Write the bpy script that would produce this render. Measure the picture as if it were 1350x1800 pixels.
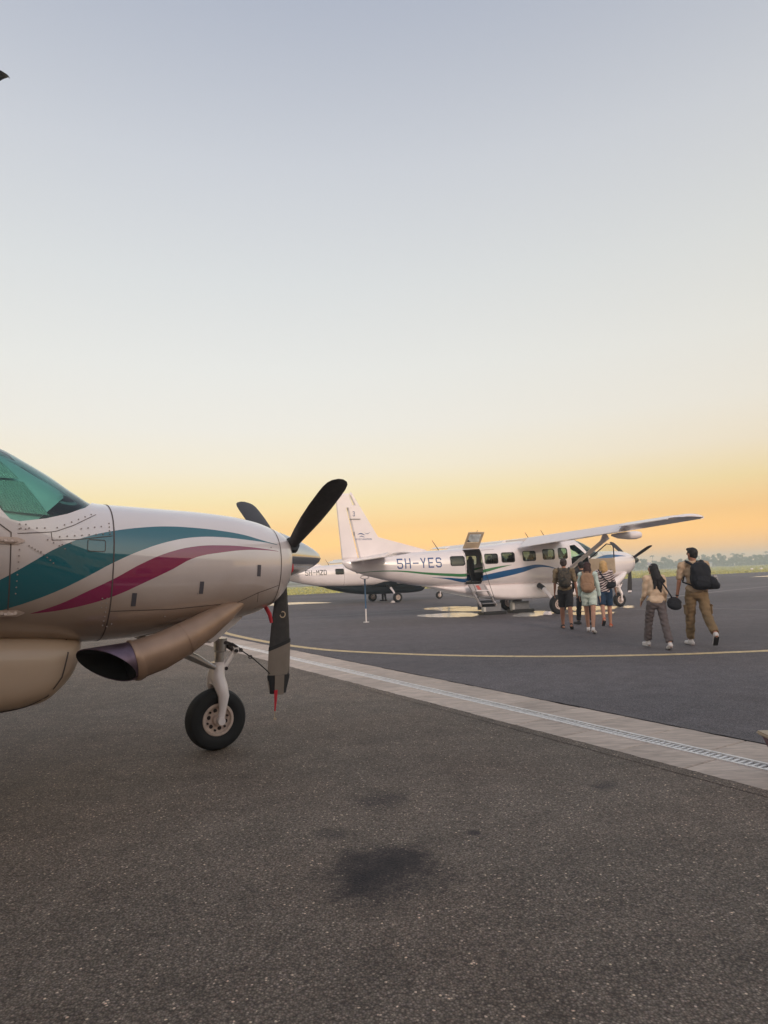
import bpy, bmesh, math, random
from mathutils import Vector, Matrix, Euler
from mathutils.geometry import tessellate_polygon
from math import sin, cos, pi, radians, atan2, hypot
for _o in list(bpy.data.objects): bpy.data.objects.remove(_o)
random.seed(7)
SC = bpy.context.scene; COL = SC.collection
# ------------------------------------------------------------------ camera
cd = bpy.data.cameras.new('camera'); cam = bpy.data.objects.new('camera', cd); COL.objects.link(cam); SC.camera = cam
cd.sensor_fit = 'HORIZONTAL'; cd.sensor_width = 36; cd.lens = 36*1150/1350; cd.clip_end = 6000; cd.clip_start = 0.05
_p, _r = 0.0994, 0.0382
_f = Vector((0, cos(_p), sin(_p))); _u0 = Vector((0, -sin(_p), cos(_p))); _x = Vector((1, 0, 0))
_rt = _x*cos(_r)-_u0*sin(_r); _up = _x*sin(_r)+_u0*cos(_r)
cam.matrix_world = Matrix.Translation((0, 0, 1.4705)) @ Matrix((_rt, _up, -_f)).transposed().to_4x4()
# ------------------------------------------------------------------ sky, sun, exposure
def lin(r, g=None, b=None):
    if g is None: r, g, b = r
    f = lambda c: (c/255/12.92 if c/255 <= .04045 else ((c/255+.055)/1.055)**2.4)
    return (f(r), f(g), f(b), 1)
SUN_EL, SUN_DIR = radians(20), Vector((.30, -.95, 0)).normalized()
def build_world():
    w = bpy.data.worlds.new('World'); SC.world = w; w.use_nodes = True; nt = w.node_tree; N = nt.nodes; L = nt.links; N.clear()
    out = N.new('ShaderNodeOutputWorld'); add = N.new('ShaderNodeAddShader'); L.new(add.outputs[0], out.inputs[0])
    sky = N.new('ShaderNodeTexSky'); sky.sky_type = 'NISHITA'; sky.sun_disc = False; sky.sun_elevation = SUN_EL
    sky.sun_rotation = atan2(SUN_DIR.x, SUN_DIR.y); sky.dust_density = 3; sky.altitude = 0
    b1 = N.new('ShaderNodeBackground'); b1.inputs[1].default_value = .07; L.new(sky.outputs[0], b1.inputs[0]); L.new(b1.outputs[0], add.inputs[0])
    tc = N.new('ShaderNodeTexCoord'); sp = N.new('ShaderNodeSeparateXYZ'); L.new(tc.outputs['Generated'], sp.inputs[0])
    rp = N.new('ShaderNodeValToRGB'); L.new(sp.outputs[2], rp.inputs[0]); e = rp.color_ramp.elements
    cols = SKY
    while len(e) < len(cols): e.new(.5)
    for i, (a, c) in enumerate(cols):
        e[i].position = sin(radians(a)); e[i].color = (c[0]/1.1, c[1]/1.1, c[2]/1.1, 1)
    rp.color_ramp.interpolation = 'EASE' if 0 else 'LINEAR'
    # the glow band is a little rosier and dimmer towards the right of the view
    mr = N.new('ShaderNodeMapRange'); L.new(sp.outputs[0], mr.inputs[0]); mr.inputs[1].default_value = .0; mr.inputs[2].default_value = .6; mr.interpolation_type = 'SMOOTHSTEP'
    m2 = N.new('ShaderNodeMapRange'); L.new(sp.outputs[2], m2.inputs[0]); m2.inputs[1].default_value = .0; m2.inputs[2].default_value = .22; m2.inputs[3].default_value = 1; m2.inputs[4].default_value = 0
    mm = N.new('ShaderNodeMath'); mm.operation = 'MULTIPLY'; L.new(mr.outputs[0], mm.inputs[0]); L.new(m2.outputs[0], mm.inputs[1])
    mx = N.new('ShaderNodeMix'); mx.data_type = 'RGBA'; mx.blend_type = 'MULTIPLY'; L.new(mm.outputs[0], mx.inputs[0]); L.new(rp.outputs[0], mx.inputs[6]); mx.inputs[7].default_value = (.90, .84, .95, 1)
    b2 = N.new('ShaderNodeBackground'); b2.inputs[1].default_value = 1.1; L.new(mx.outputs[2], b2.inputs[0]); L.new(b2.outputs[0], add.inputs[1])
SKY = [(0, (1.209, 0.622, 0.204)), (1.4, (1.253, 0.589, 0.055)), (2.8, (1.242, 0.558, 0.0)), (4.4, (0.914, 0.43, 0.0)), (6.8, (0.784, 0.516, 0.11)), (9.6, (0.748, 0.573, 0.323)), (13, (0.717, 0.602, 0.433)), (18, (0.69, 0.621, 0.49)), (25, (0.622, 0.589, 0.506)), (33.5, (0.534, 0.52, 0.497)), (44, (0.385, 0.393, 0.427)), (62, (0.302, 0.311, 0.343)), (90, (0.255, 0.267, 0.298))]   # (elevation in degrees, linear colour) added to the Nishita sky
build_world()
sd = bpy.data.lights.new('sun', 'SUN'); sun = bpy.data.objects.new('sun', sd); COL.objects.link(sun)
sd.energy = 1.05; sd.angle = radians(9); sd.color = (1, .80, .74)
_sv = Vector((SUN_DIR.x*cos(SUN_EL), SUN_DIR.y*cos(SUN_EL), sin(SUN_EL))); sun.rotation_euler = _sv.to_track_quat('Z', 'Y').to_euler()
SC.view_settings.view_transform = 'Standard'; SC.view_settings.look = 'None'; SC.view_settings.exposure = 0; SC.view_settings.gamma = 1
SC.view_settings.use_curve_mapping = False
SC.render.engine = 'CYCLES'; SC.cycles.use_denoising = True; SC.cycles.max_bounces = 8; SC.cycles.transparent_max_bounces = 24
SC.cycles.volume_bounces = 2
# ------------------------------------------------------------------ helpers
def tag(o, label=None, cat=None, group=None, kind=None):
    if label: o['label'] = label
    if cat: o['category'] = cat
    if group: o['group'] = group
    if kind: o['kind'] = kind
    return o
def empty(name, loc=(0, 0, 0), rz=0, **k):
    o = bpy.data.objects.new(name, None); COL.objects.link(o); o.location = loc; o.rotation_euler = (0, 0, rz); o.empty_display_size = .1
    return tag(o, **k)
def link(name, me, parent=None, mat=None, smooth=True, sharp=35, **k):
    o = bpy.data.objects.new(name, me); COL.objects.link(o)
    if mat:
        me.materials.clear()
        for m in (mat if isinstance(mat, (list, tuple)) else [mat]): me.materials.append(m)
    if smooth and len(me.polygons):
        me.polygons.foreach_set('use_smooth', [True]*len(me.polygons))
        if sharp: me.set_sharp_from_angle(angle=radians(sharp))
    if parent: o.parent = parent
    return tag(o, **k)
def mesh(V, F, name='m'):
    me = bpy.data.meshes.new(name); me.from_pydata([tuple(v) for v in V], [], F); me.validate(); me.update()
    bm = bmesh.new(); bm.from_mesh(me); bmesh.ops.recalc_face_normals(bm, faces=bm.faces); bm.to_mesh(me); bm.free()
    return me
class MB:
    """collects shapes into one mesh"""
    def __init__(s): s.V = []; s.F = []
    def add(s, V, F):
        n = len(s.V); s.V += [Vector(v) for v in V]; s.F += [[i+n for i in f] for f in F]; return s
    def box(s, c, d, R=None):
        V = [Vector((x*d[0]/2, y*d[1]/2, z*d[2]/2)) for x in (-1, 1) for y in (-1, 1) for z in (-1, 1)]
        if R is not None: V = [R @ v for v in V]
        return s.add([v+Vector(c) for v in V], [(0, 1, 3, 2), (4, 6, 7, 5), (0, 4, 5, 1), (2, 3, 7, 6), (0, 2, 6, 4), (1, 5, 7, 3)])
    def tube(s, P, R, n=10, cap=True, sq=None):
        P = [Vector(p) for p in P]
        if not isinstance(R, (list, tuple)): R = [R]*len(P)
        up = None; V = []; F = []
        for i, p in enumerate(P):
            t = (P[min(i+1, len(P)-1)]-P[max(i-1, 0)]).normalized()
            if up is None: up = t.orthogonal().normalized()
            up = (up-t*up.dot(t)).normalized(); b = t.cross(up)
            for k in range(n):
                a = 2*pi*k/n; V.append(p+(up*cos(a)+b*sin(a))*R[i])
        for i in range(len(P)-1):
            for k in range(n): F.append((i*n+k, i*n+(k+1) % n, (i+1)*n+(k+1) % n, (i+1)*n+k))
        if cap: F.append(tuple(range(n))[::-1]); F.append(tuple(range((len(P)-1)*n, len(P)*n)))
        return s.add(V, F)
    def lathe(s, prof, c, axis='y', n=32):
        """prof: (radius, offset along axis) closed profile"""
        V = []; F = []; m = len(prof)
        for k in range(n):
            a = 2*pi*k/n
            for r, h in prof:
                q = {'y': (r*cos(a), h, r*sin(a)), 'x': (h, r*cos(a), r*sin(a)), 'z': (r*cos(a), r*sin(a), h)}[axis]
                V.append(Vector(q)+Vector(c))
        for k in range(n):
            for i in range(m-1): F.append((k*m+i, k*m+i+1, ((k+1) % n)*m+i+1, ((k+1) % n)*m+i))
        return s.add(V, F)
    def prism(s, poly, y0, y1, inset=0):
        """poly in (x,z), extruded along y"""
        n = len(poly)
        V = [(x, y0, z) for x, z in poly]+[(x, y1, z) for x, z in poly]
        F = [tuple(range(n)), tuple(range(n, 2*n))[::-1]]+[(i, (i+1) % n, (i+1) % n+n, i+n) for i in range(n)]
        return s.add(V, F)
    def obj(s, name, mat, parent=None, bevel=0, **k):
        me = mesh(s.V, s.F, name)
        if bevel:
            bm = bmesh.new(); bm.from_mesh(me)
            bmesh.ops.bevel(bm, geom=[e for e in bm.edges if len(e.link_faces) == 2 and e.calc_face_angle(0) > .6], offset=bevel, segments=2, affect='EDGES', clamp_overlap=True)
            bm.to_mesh(me); bm.free()
        return link(name, me, parent, mat, **k)
def evaluated(me, mods, name='tmp'):
    o = bpy.data.objects.new(name, me); COL.objects.link(o)
    for typ, props in mods:
        m = o.modifiers.new(typ, typ)
        for k, v in props.items(): setattr(m, k, v)
    dg = bpy.context.evaluated_depsgraph_get(); r = bpy.data.meshes.new_from_object(o.evaluated_get(dg)); bpy.data.objects.remove(o)
    return r
# ------------------------------------------------------------------ materials
def mat(name, col, rough=.5, metal=0, coat=0, bump=0, bscale=40, var=0, vscale=6, spec=.5, sheen=0, trans=0):
    m = bpy.data.materials.new(name); m.use_nodes = True; nt = m.node_tree; b = nt.nodes['Principled BSDF']
    b.inputs['Base Color'].default_value = (*col[:3], 1); b.inputs['Roughness'].default_value = rough; b.inputs['Metallic'].default_value = metal
    b.inputs['Coat Weight'].default_value = coat; b.inputs['Coat Roughness'].default_value = .06; b.inputs['Specular IOR Level'].default_value = spec
    tc = nt.nodes.new('ShaderNodeTexCoord')
    if var:
        n = nt.nodes.new('ShaderNodeTexNoise'); n.inputs['Scale'].default_value = vscale; n.inputs['Detail'].default_value = 5; nt.links.new(tc.outputs['Object'], n.inputs[0])
        r = nt.nodes.new('ShaderNodeMapRange'); r.inputs[1].default_value = .3; r.inputs[2].default_value = .7; r.inputs[3].default_value = 1-var; r.inputs[4].default_value = 1+var; nt.links.new(n.outputs[0], r.inputs[0])
        x = nt.nodes.new('ShaderNodeVectorMath'); x.operation = 'SCALE'; x.inputs[0].default_value = col[:3]; nt.links.new(r.outputs[0], x.inputs['Scale']); nt.links.new(x.outputs[0], b.inputs['Base Color'])
    if bump:
        n = nt.nodes.new('ShaderNodeTexNoise'); n.inputs['Scale'].default_value = bscale; n.inputs['Detail'].default_value = 4; nt.links.new(tc.outputs['Object'], n.inputs[0])
        u = nt.nodes.new('ShaderNodeBump'); u.inputs['Strength'].default_value = bump; u.inputs['Distance'].default_value = .01; nt.links.new(n.outputs[0], u.inputs['Height']); nt.links.new(u.outputs[0], b.inputs['Normal'])
    return m
def glassmat(name, tint, gloss=.12, rough=.02):
    m = bpy.data.materials.new(name); m.use_nodes = True; nt = m.node_tree; nt.nodes.clear(); N = nt.nodes.new
    o = N('ShaderNodeOutputMaterial'); t = N('ShaderNodeBsdfTransparent'); t.inputs[0].default_value = (*tint, 1); g = N('ShaderNodeBsdfGlossy'); g.inputs['Roughness'].default_value = rough
    g.inputs[0].default_value = (.9, .95, .95, 1)
    f = N('ShaderNodeFresnel'); f.inputs[0].default_value = 1.5; a = N('ShaderNodeMath'); a.operation = 'ADD'; a.use_clamp = True; a.inputs[1].default_value = gloss*.4
    mx = N('ShaderNodeMixShader'); nt.links.new(f.outputs[0], a.inputs[0]); nt.links.new(a.outputs[0], mx.inputs[0]); nt.links.new(t.outputs[0], mx.inputs[1]); nt.links.new(g.outputs[0], mx.inputs[2]); nt.links.new(mx.outputs[0], o.inputs[0])
    return m
class NG:
    """tiny node helper"""
    def __init__(s, m): s.nt = m.node_tree; s.b = s.nt.nodes.get('Principled BSDF')
    def n(s, t, **k):
        o = s.nt.nodes.new(t)
        for a, v in k.items(): setattr(o, a, v)
        return o
    def l(s, a, b): s.nt.links.new(a, b)
    def math(s, op, a, b=None, clamp=False):
        o = s.n('ShaderNodeMath', operation=op, use_clamp=clamp)
        for i, v in enumerate((a, b)):
            if v is None: continue
            if hasattr(v, 'links') or hasattr(v, 'is_linked'): s.l(v, o.inputs[i])
            else: o.inputs[i].default_value = v
        return o.outputs[0]
    def mix(s, fac, a, b, bt='MIX'):
        o = s.n('ShaderNodeMix', data_type='RGBA', blend_type=bt)
        for i, v in ((0, fac), (6, a), (7, b)):
            if hasattr(v, 'is_linked'): s.l(v, o.inputs[i])
            elif i == 0: o.inputs[0].default_value = v
            else: o.inputs[i].default_value = (*v[:3], 1)
        return o.outputs[2]
    def curve(s, pts, x, smax, zmax=5.):
        c = s.n('ShaderNodeFloatCurve'); cm = c.mapping; cu = cm.curves[0]; cm.use_clip = False
        pts = sorted(pts)
        cu.points[0].location = (pts[0][0]/smax, pts[0][1]/zmax); cu.points[1].location = (pts[-1][0]/smax, pts[-1][1]/zmax)
        for p in pts[1:-1]: cu.points.new(p[0]/smax, p[1]/zmax)
        for p in cu.points: p.handle_type = 'AUTO'
        cm.update(); s.l(x, c.inputs[1]); return c.outputs[0]
def paint_mat(name, bands, base=(.84, .775, .78), belly_shade=None):
    """glossy aircraft paint; bands = [(colour, top pts (s,z), bottom pts)] printed on the sides"""
    m = mat(name, base, rough=.3, coat=1); g = NG(m); g.b.inputs['Coat IOR'].default_value = 1.85; g.b.inputs['Coat Roughness'].default_value = .035
    tc = g.n('ShaderNodeTexCoord'); sp = g.n('ShaderNodeSeparateXYZ'); g.l(tc.outputs['Object'], sp.inputs[0])
    S = g.math('SUBTRACT', 5.6, sp.outputs[0]); Z = g.math('DIVIDE', sp.outputs[2], 5.)
    U = g.math('DIVIDE', S, 13.)
    ns = g.n('ShaderNodeTexNoise'); ns.inputs['Scale'].default_value = 1.7; ns.inputs['Detail'].default_value = 6; g.l(tc.outputs['Object'], ns.inputs[0])
    mr = g.n('ShaderNodeMapRange'); g.l(ns.outputs[0], mr.inputs[0]); mr.inputs[1].default_value = .35; mr.inputs[2].default_value = .7; mr.inputs[3].default_value = .93; mr.inputs[4].default_value = 1.0
    vm = g.n('ShaderNodeVectorMath', operation='SCALE'); vm.inputs[0].default_value = base; g.l(mr.outputs[0], vm.inputs['Scale']); c = vm.outputs[0]
    if belly_shade:      # brown underside shade and ground reflection put into the colour, fading upwards
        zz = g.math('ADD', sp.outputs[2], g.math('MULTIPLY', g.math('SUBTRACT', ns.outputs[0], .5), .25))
        mg = g.n('ShaderNodeMapRange', interpolation_type='SMOOTHSTEP'); g.l(zz, mg.inputs[0]); mg.inputs[1].default_value = 1.18; mg.inputs[2].default_value = 1.95; mg.inputs[3].default_value = belly_shade; mg.inputs[4].default_value = 0
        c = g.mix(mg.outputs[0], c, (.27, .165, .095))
    for colr, top, bot in bands:
        t = g.curve(top, U, 13.); b = g.curve(bot, U, 13.)
        s0 = min(top)[0]; s1 = max(top)[0]
        k = g.math('MULTIPLY', g.math('LESS_THAN', Z, t), g.math('GREATER_THAN', Z, b))
        k = g.math('MULTIPLY', k, g.math('MULTIPLY', g.math('GREATER_THAN', S, s0), g.math('LESS_THAN', S, s1)))
        c = g.mix(k, c, colr)
    g.l(c, g.b.inputs['Base Color'])
    return m
M = {}
M['shroud'] = mat('underlit_shroud', (.40, .265, .19), .40, metal=.4, var=.12, vscale=5)  # bronze cast of the underlit white shroud put into one even colour
M['pod_underlit'] = mat('underlit_pod_tone', (.52, .385, .28), .38, coat=.3, var=.04, vscale=3)  # warm underside shade of the closest aeroplane's pod put into its base colour
M['white'] = mat('white_aircraft_paint', (.84, .775, .78), .32, coat=.5, var=.03, vscale=3)
M['rubber'] = mat('tyre_rubber', (.010, .011, .013), .75, bump=.3, bscale=120, var=.2)
M['rim'] = mat('wheel_rim_paint', (.62, .50, .44), .4, var=.12, vscale=30)
M['dark'] = mat('black_metal', (.02, .022, .026), .45)
M['bolt'] = mat('dark_bolt', (.06, .05, .05), .4, metal=.6)
M['steel'] = mat('brushed_steel', (.55, .54, .53), .28, metal=1, bump=.05, bscale=90)
M['chrome'] = mat('polished_spinner', (.62, .62, .62), .13, metal=1, bump=.03, bscale=6)
M['spin_dark'] = mat('dark_spinner', (.05, .07, .07), .3, metal=.4)
M['blade'] = mat('propeller_grey', (.040, .038, .040), .5, bump=.2, bscale=150, var=.2, vscale=25)
M['blade_tan'] = mat('blade_boot_tan', (.24, .20, .17), .65, bump=.2, bscale=80, var=.1)
M['heat'] = mat('heat_tinted_steel', (.17, .12, .16), .42, metal=.8, var=.35, vscale=9)
M['soot'] = mat('exhaust_soot', (.006, .006, .006), .9)
M['seam'] = mat('panel_gap', (.10, .075, .07), .7)
M['cabin'] = mat('cabin_lining', (.03, .032, .034), .8, var=.2)
M['seat'] = mat('seat_fabric', (.035, .035, .042), .85)
M['red'] = mat('red_cover', (.55, .02, .04), .6, bump=.2)
M['navy'] = mat('navy_paint', (.004, .010, .016), .6, spec=.2)
M['gr'] = mat('grey_box', (.22, .23, .25), .55, var=.1)
M['yellow'] = mat('faded_yellow_edge', (.5, .42, .05), .6)
M['glass_green'] = glassmat('green_windshield', (.56, .95, .86), .06)
M['glass_dark'] = glassmat('tinted_cabin_glass', (.36, .44, .40), .0)
M['glass_clear'] = glassmat('door_glass', (.86, .92, .85), .10)
M['cream'] = mat('tan_door_lining', (.56, .44, .31), .6, var=.1)
M['letter_blue'] = mat('blue_lettering', (.006, .055, .21), .4, coat=.3)
M['letter_black'] = mat('black_lettering', (.015, .015, .02), .4)
M['silver'] = mat('pleated_silver_screen', (.62, .66, .62), .35, metal=.6, bump=.3, bscale=60)
# ------------------------------------------------------------------ the aeroplane's body (s = metres behind the spinner tip)
PR = [  # s, top, bottom, half width, exponent
    (.44, 1.975, 1.64, .20, 2.0), (.47, 2.02, 1.50, .30, 2.0), (.53, 2.06, 1.39, .38, 2.1), (.64, 2.10, 1.31, .44, 2.2), (.85, 2.155, 1.23, .52, 2.3), (1.1, 2.185, 1.18, .57, 2.4),
    (1.5, 2.20, 1.11, .63, 2.5), (1.9, 2.20, 1.06, .68, 2.6), (2.2, 2.20, 1.04, .71, 2.7), (2.3, 2.205, 1.035, .72, 2.7), (2.46, 2.29, 1.03, .735, 2.6), (2.64, 2.41, 1.03, .75, 2.5),
    (2.82, 2.51, 1.03, .765, 2.5), (3.0, 2.60, 1.03, .775, 2.5), (3.3, 2.69, 1.03, .79, 2.7), (3.8, 2.73, 1.03, .81, 3.1), (4.6, 2.72, 1.03, .81, 3.3), (5.8, 2.65, 1.03, .81, 3.3), (7.0, 2.54, 1.03, .80, 3.2),
    (8.0, 2.45, 1.04, .76, 3.0), (8.8, 2.40, 1.08, .68, 2.8), (9.7, 2.36, 1.16, .56, 2.6), (10.6, 2.31, 1.33, .42, 2.4), (11.4, 2.24, 1.52, .28, 2.3), (12.0, 2.18, 1.71, .16, 2.2), (12.35, 2.14, 1.88, .08, 2.1), (12.46, 2.10, 2.00, .02, 2)]
def prof(s, T=PR):
    s = min(max(s, T[0][0]), T[-1][0]); i = 0
    while i < len(T)-2 and T[i+1][0] < s: i += 1
    a, b = T[i], T[i+1]; t = (s-a[0])/(b[0]-a[0]); h = b[0]-a[0]; out = []
    for k in range(1, 5):
        def sl(j):
            if j <= 0 or j >= len(T)-1: return 0 if j else (T[1][k]-T[0][k])/(T[1][0]-T[0][0])
            p, q, r = T[j-1], T[j], T[j+1]; d1 = (q[k]-p[k])/(q[0]-p[0]); d2 = (r[k]-q[k])/(r[0]-q[0])
            return 0 if d1*d2 <= 0 else 2*d1*d2/(d1+d2)
        m0, m1 = sl(i)*h, sl(i+1)*h
        out.append(a[k]*(2*t**3-3*t*t+1)+m0*(t**3-2*t*t+t)+b[k]*(3*t*t-2*t**3)+m1*(t**3-t*t))
    return out
def sec(s, a, T=PR, off=0):
    zt, zb, w, n = prof(s, T); h = (zt-zb)/2; c = cos(a); q = sin(a)
    y = (w+off)*math.copysign(abs(c)**(2/n), c); z = (zt+zb)/2+(h+off)*math.copysign(abs(q)**(2/n), q)
    return Vector((5.6-s, y, z))
def side_y(s, z, T=PR):
    zt, zb, w, n = prof(s, T); t = abs((z-(zt+zb)/2)/((zt-zb)/2))
    return w*max(0, 1-min(t, 1)**n)**(1/n)
def onside(s, z, off=.004, side=-1, T=PR): return Vector((5.6-s, side*(side_y(s, z, T)+off), z))
def loft(S, T=PR, n=64, cap=True):
    V = []; F = []
    for s in S:
        for k in range(n): V.append(sec(s, 2*pi*(k+.5)/n, T))
    for i in range(len(S)-1):
        for k in range(n): F.append((i*n+k, i*n+(k+1) % n, (i+1)*n+(k+1) % n, (i+1)*n+k))
    if cap: F.append(tuple(range(n))); F.append(tuple(range((len(S)-1)*n, len(S)*n)))
    return V, F
def frange(a, b, d):
    n = max(1, round((b-a)/d)); return [a+(b-a)*i/n for i in range(n+1)]
def rrect(s0, s1, z0, z1, r=.06, k=4, sk=0):
    P = []
    for cx, cz, a0 in ((s1-r, z1-r, 0), (s0+r, z1-r, pi/2), (s0+r, z0+r, pi), (s1-r, z0+r, 1.5*pi)):
        for i in range(k+1):
            a = a0+i*pi/2/k; P.append((cx+r*cos(a)+sk*(cz-z0), cz+r*sin(a)))
    return P
def flat_patch(poly, step=.08):
    """triangulated flat polygon in (s,z), cut into cells so it can follow a curved surface"""
    tri = tessellate_polygon([[Vector((a, b, 0)) for a, b in poly]])
    bm = bmesh.new(); vs = [bm.verts.new((a, 0, b)) for a, b in poly]
    for t in tri:
        try: bm.faces.new([vs[i] for i in t])
        except ValueError: pass
    for ax in (0, 2):
        lo = min(v.co[ax] for v in bm.verts); hi = max(v.co[ax] for v in bm.verts); x = lo+step
        while x < hi:
            p = [0, 0, 0]; p[ax] = x; nn = [0, 0, 0]; nn[ax] = 1
            bmesh.ops.bisect_plane(bm, geom=bm.verts[:]+bm.edges[:]+bm.faces[:], plane_co=p, plane_no=nn); x += step
    bm.verts.index_update(); V = [v.co.copy() for v in bm.verts]; F = [[v.index for v in f.verts] for f in bm.faces]; bm.free()
    return V, F
def side_patch(mb, poly, off=.004, side=-1, T=PR, step=.08):
    V, F = flat_patch(poly, step); mb.add([onside(v.x, v.z, off, side, T) for v in V], F); return mb
def side_strip(mb, pts, w=.008, off=.003, side=-1, T=PR):
    Q = []
    for (a, b), (c, d) in zip(pts, pts[1:]):
        n = max(1, int(hypot(c-a, d-b)/.06))
        for i in range(n): Q.append((a+(c-a)*i/n, b+(d-b)*i/n))
    Q.append(pts[-1]); V = []; F = []
    for i, q in enumerate(Q):
        a, b = Q[max(i-1, 0)], Q[min(i+1, len(Q)-1)]; l = hypot(b[0]-a[0], b[1]-a[1]) or 1; nx, nz = -(b[1]-a[1])/l*w/2, (b[0]-a[0])/l*w/2
        V += [onside(q[0]+nx, q[1]+nz, off, side, T), onside(q[0]-nx, q[1]-nz, off, side, T)]
    for i in range(len(Q)-1): F.append((2*i, 2*i+1, 2*i+3, 2*i+2))
    mb.add(V, F); return mb
def ring_seam(mb, s0, w=.01, off=.0025, a0=0, a1=2*pi, T=PR):
    n = 72; V = []; F = []
    for k in range(n+1):
        a = a0+(a1-a0)*k/n; V += [sec(s0, a, T, off), sec(s0+w, a, T, off)]
    for k in range(n): F.append((2*k, 2*k+1, 2*k+3, 2*k+2))
    mb.add(V, F)
def cutter(poly, mb, y0=-1.3, y1=1.3):
    mb.prism([(5.6-a, b) for a, b in poly], y0, y1)
GLY = {'H': [[(0, 0), (.2, 0), (.2, .65), (.8, .65), (.8, 0), (1, 0), (1, 1.5), (.8, 1.5), (.8, .85), (.2, .85), (.2, 1.5), (0, 1.5)]],
 'E': [[(0, 0), (1, 0), (1, .2), (.2, .2), (.2, .65), (.8, .65), (.8, .85), (.2, .85), (.2, 1.3), (1, 1.3), (1, 1.5), (0, 1.5)]],
 '-': [[(0, .65), (1, .65), (1, .85), (0, .85)]],
 'Y': [[(.4, 0), (.6, 0), (.6, .62), (1, 1.5), (.78, 1.5), (.5, .85), (.22, 1.5), (0, 1.5), (.4, .62)]],
 'Z': [[(0, 0), (1, 0), (1, .2), (.27, .2), (1, 1.22), (1, 1.5), (0, 1.5), (0, 1.3), (.73, 1.3), (0, .28)]],
 'M': [[(0, 0), (.18, 0), (.18, 1.12), (.45, .6), (.55, .6), (.82, 1.12), (.82, 0), (1, 0), (1, 1.5), (.84, 1.5), (.5, .86), (.16, 1.5), (0, 1.5)]],
 'S': [[(0, .22), (.22, 0), (.78, 0), (1, .22), (1, .65), (.8, .85), (.25, .85), (.2, .92), (.2, 1.22), (.28, 1.3), (.72, 1.3), (.8, 1.22), (.8, 1.1), (1, 1.1), (1, 1.28), (.78, 1.5), (.22, 1.5), (0, 1.28), (0, .83), (.18, .65), (.73, .65), (.8, .58), (.8, .28), (.73, .2), (.27, .2), (.2, .28), (.2, .4), (0, .4)]],
 '5': [[(0, .22), (.22, 0), (.78, 0), (1, .22), (1, .68), (.78, .9), (.2, .9), (.2, 1.3), (1, 1.3), (1, 1.5), (0, 1.5), (0, .7), (.72, .7), (.8, .62), (.8, .28), (.73, .2), (.27, .2), (.2, .28), (.2, .4), (0, .4)]],
 '3': [[(0, .22), (.22, 0), (.78, 0), (1, .22), (1, .6), (.86, .75), (1, .9), (1, 1.28), (.78, 1.5), (0, 1.5), (0, 1.3), (.73, 1.3), (.8, 1.22), (.8, .92), (.73, .85), (.3, .85), (.3, .65), (.73, .65), (.8, .58), (.8, .28), (.73, .2), (.27, .2), (.2, .28), (.2, .4), (0, .4)]],
 'D': [[(0, 0), (.2, 0), (.2, 1.5), (0, 1.5)], [(.2, 0), (.78, 0), (1, .25), (1, 1.25), (.78, 1.5), (.2, 1.5), (.2, 1.3), (.7, 1.3), (.8, 1.18), (.8, .32), (.7, .2), (.2, .2)]]}
def lettering(txt, s_start, z0, h, m, parent, adv=None, slope=0):
    w = h/1.5*.86; adv = adv or w*1.36; s = s_start
    for ch in txt:
        mb = MB()
        for g in GLY[ch]: side_patch(mb, [(s-a*w, z0+b*h/1.5+slope*(s_start-s)) for a, b in g], .005, step=.05)
        mb.obj('registration_letter', m, parent, smooth=False); s -= adv
def airfoil(le, te, y, z, th, u0=0, u1=1, dz=0):
    """closed section ring between chord fractions u0..u1"""
    us = [u0+(u1-u0)*(1-cos(pi*i/9))/2 for i in range(10)]
    f = lambda u: th*5*(.2969*math.sqrt(max(u, 0))-.126*u-.3516*u*u+.2843*u**3-.1015*u**4)
    c = te-le; camb = lambda u: .035*c*4*u*(1-u)
    up = [(le+u*c, z+camb(u)+f(u)*c) for u in us]; dn = [(le+u*c, z+camb(u)-f(u)*c*.7) for u in us[::-1]]
    return [Vector((5.6-a, y, b)) for a, b in up+dn[(0 if u0 > 0 else 0):]]
def wingloft(secs):
    n = len(secs[0]); V = [v for r in secs for v in r]; F = []
    for i in range(len(secs)-1):
        for k in range(n): F.append((i*n+k, i*n+(k+1) % n, (i+1)*n+(k+1) % n, (i+1)*n+k))
    F.append(tuple(range(n))); F.append(tuple(range((len(secs)-1)*n, len(secs)*n)))
    return mesh(V, F)
def wing_at(ay):
    t = ay/7.94; return 4.12+t*.34, 6.10-t*.42, 2.58+t*.21, .17-.05*t   # leading edge, trailing edge, height, thickness
def lens(mb, poly, t, ins=.10, y=0, tf=None):
    """thin surface with sharp rim: poly (s,z)"""
    cx = sum(p[0] for p in poly)/len(poly); cz = sum(p[1] for p in poly)/len(poly); n = len(poly)
    V = [(5.6-a, y, b) for a, b in poly]
    for sg in (-1, 1): V += [(5.6-(a+(cx-a)*ins), y+sg*(t if tf is None else tf(b)), b+(cz-b)*ins) for a, b in poly]
    F = []
    for i in range(n):
        j = (i+1) % n; F += [(i, j, n+j, n+i), (i, 2*n+i, 2*n+j, j)]
    F += [tuple(range(n, 2*n)), tuple(range(2*n, 3*n))[::-1]]
    mb.add(V, F); return mb
_blade = {}
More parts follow.
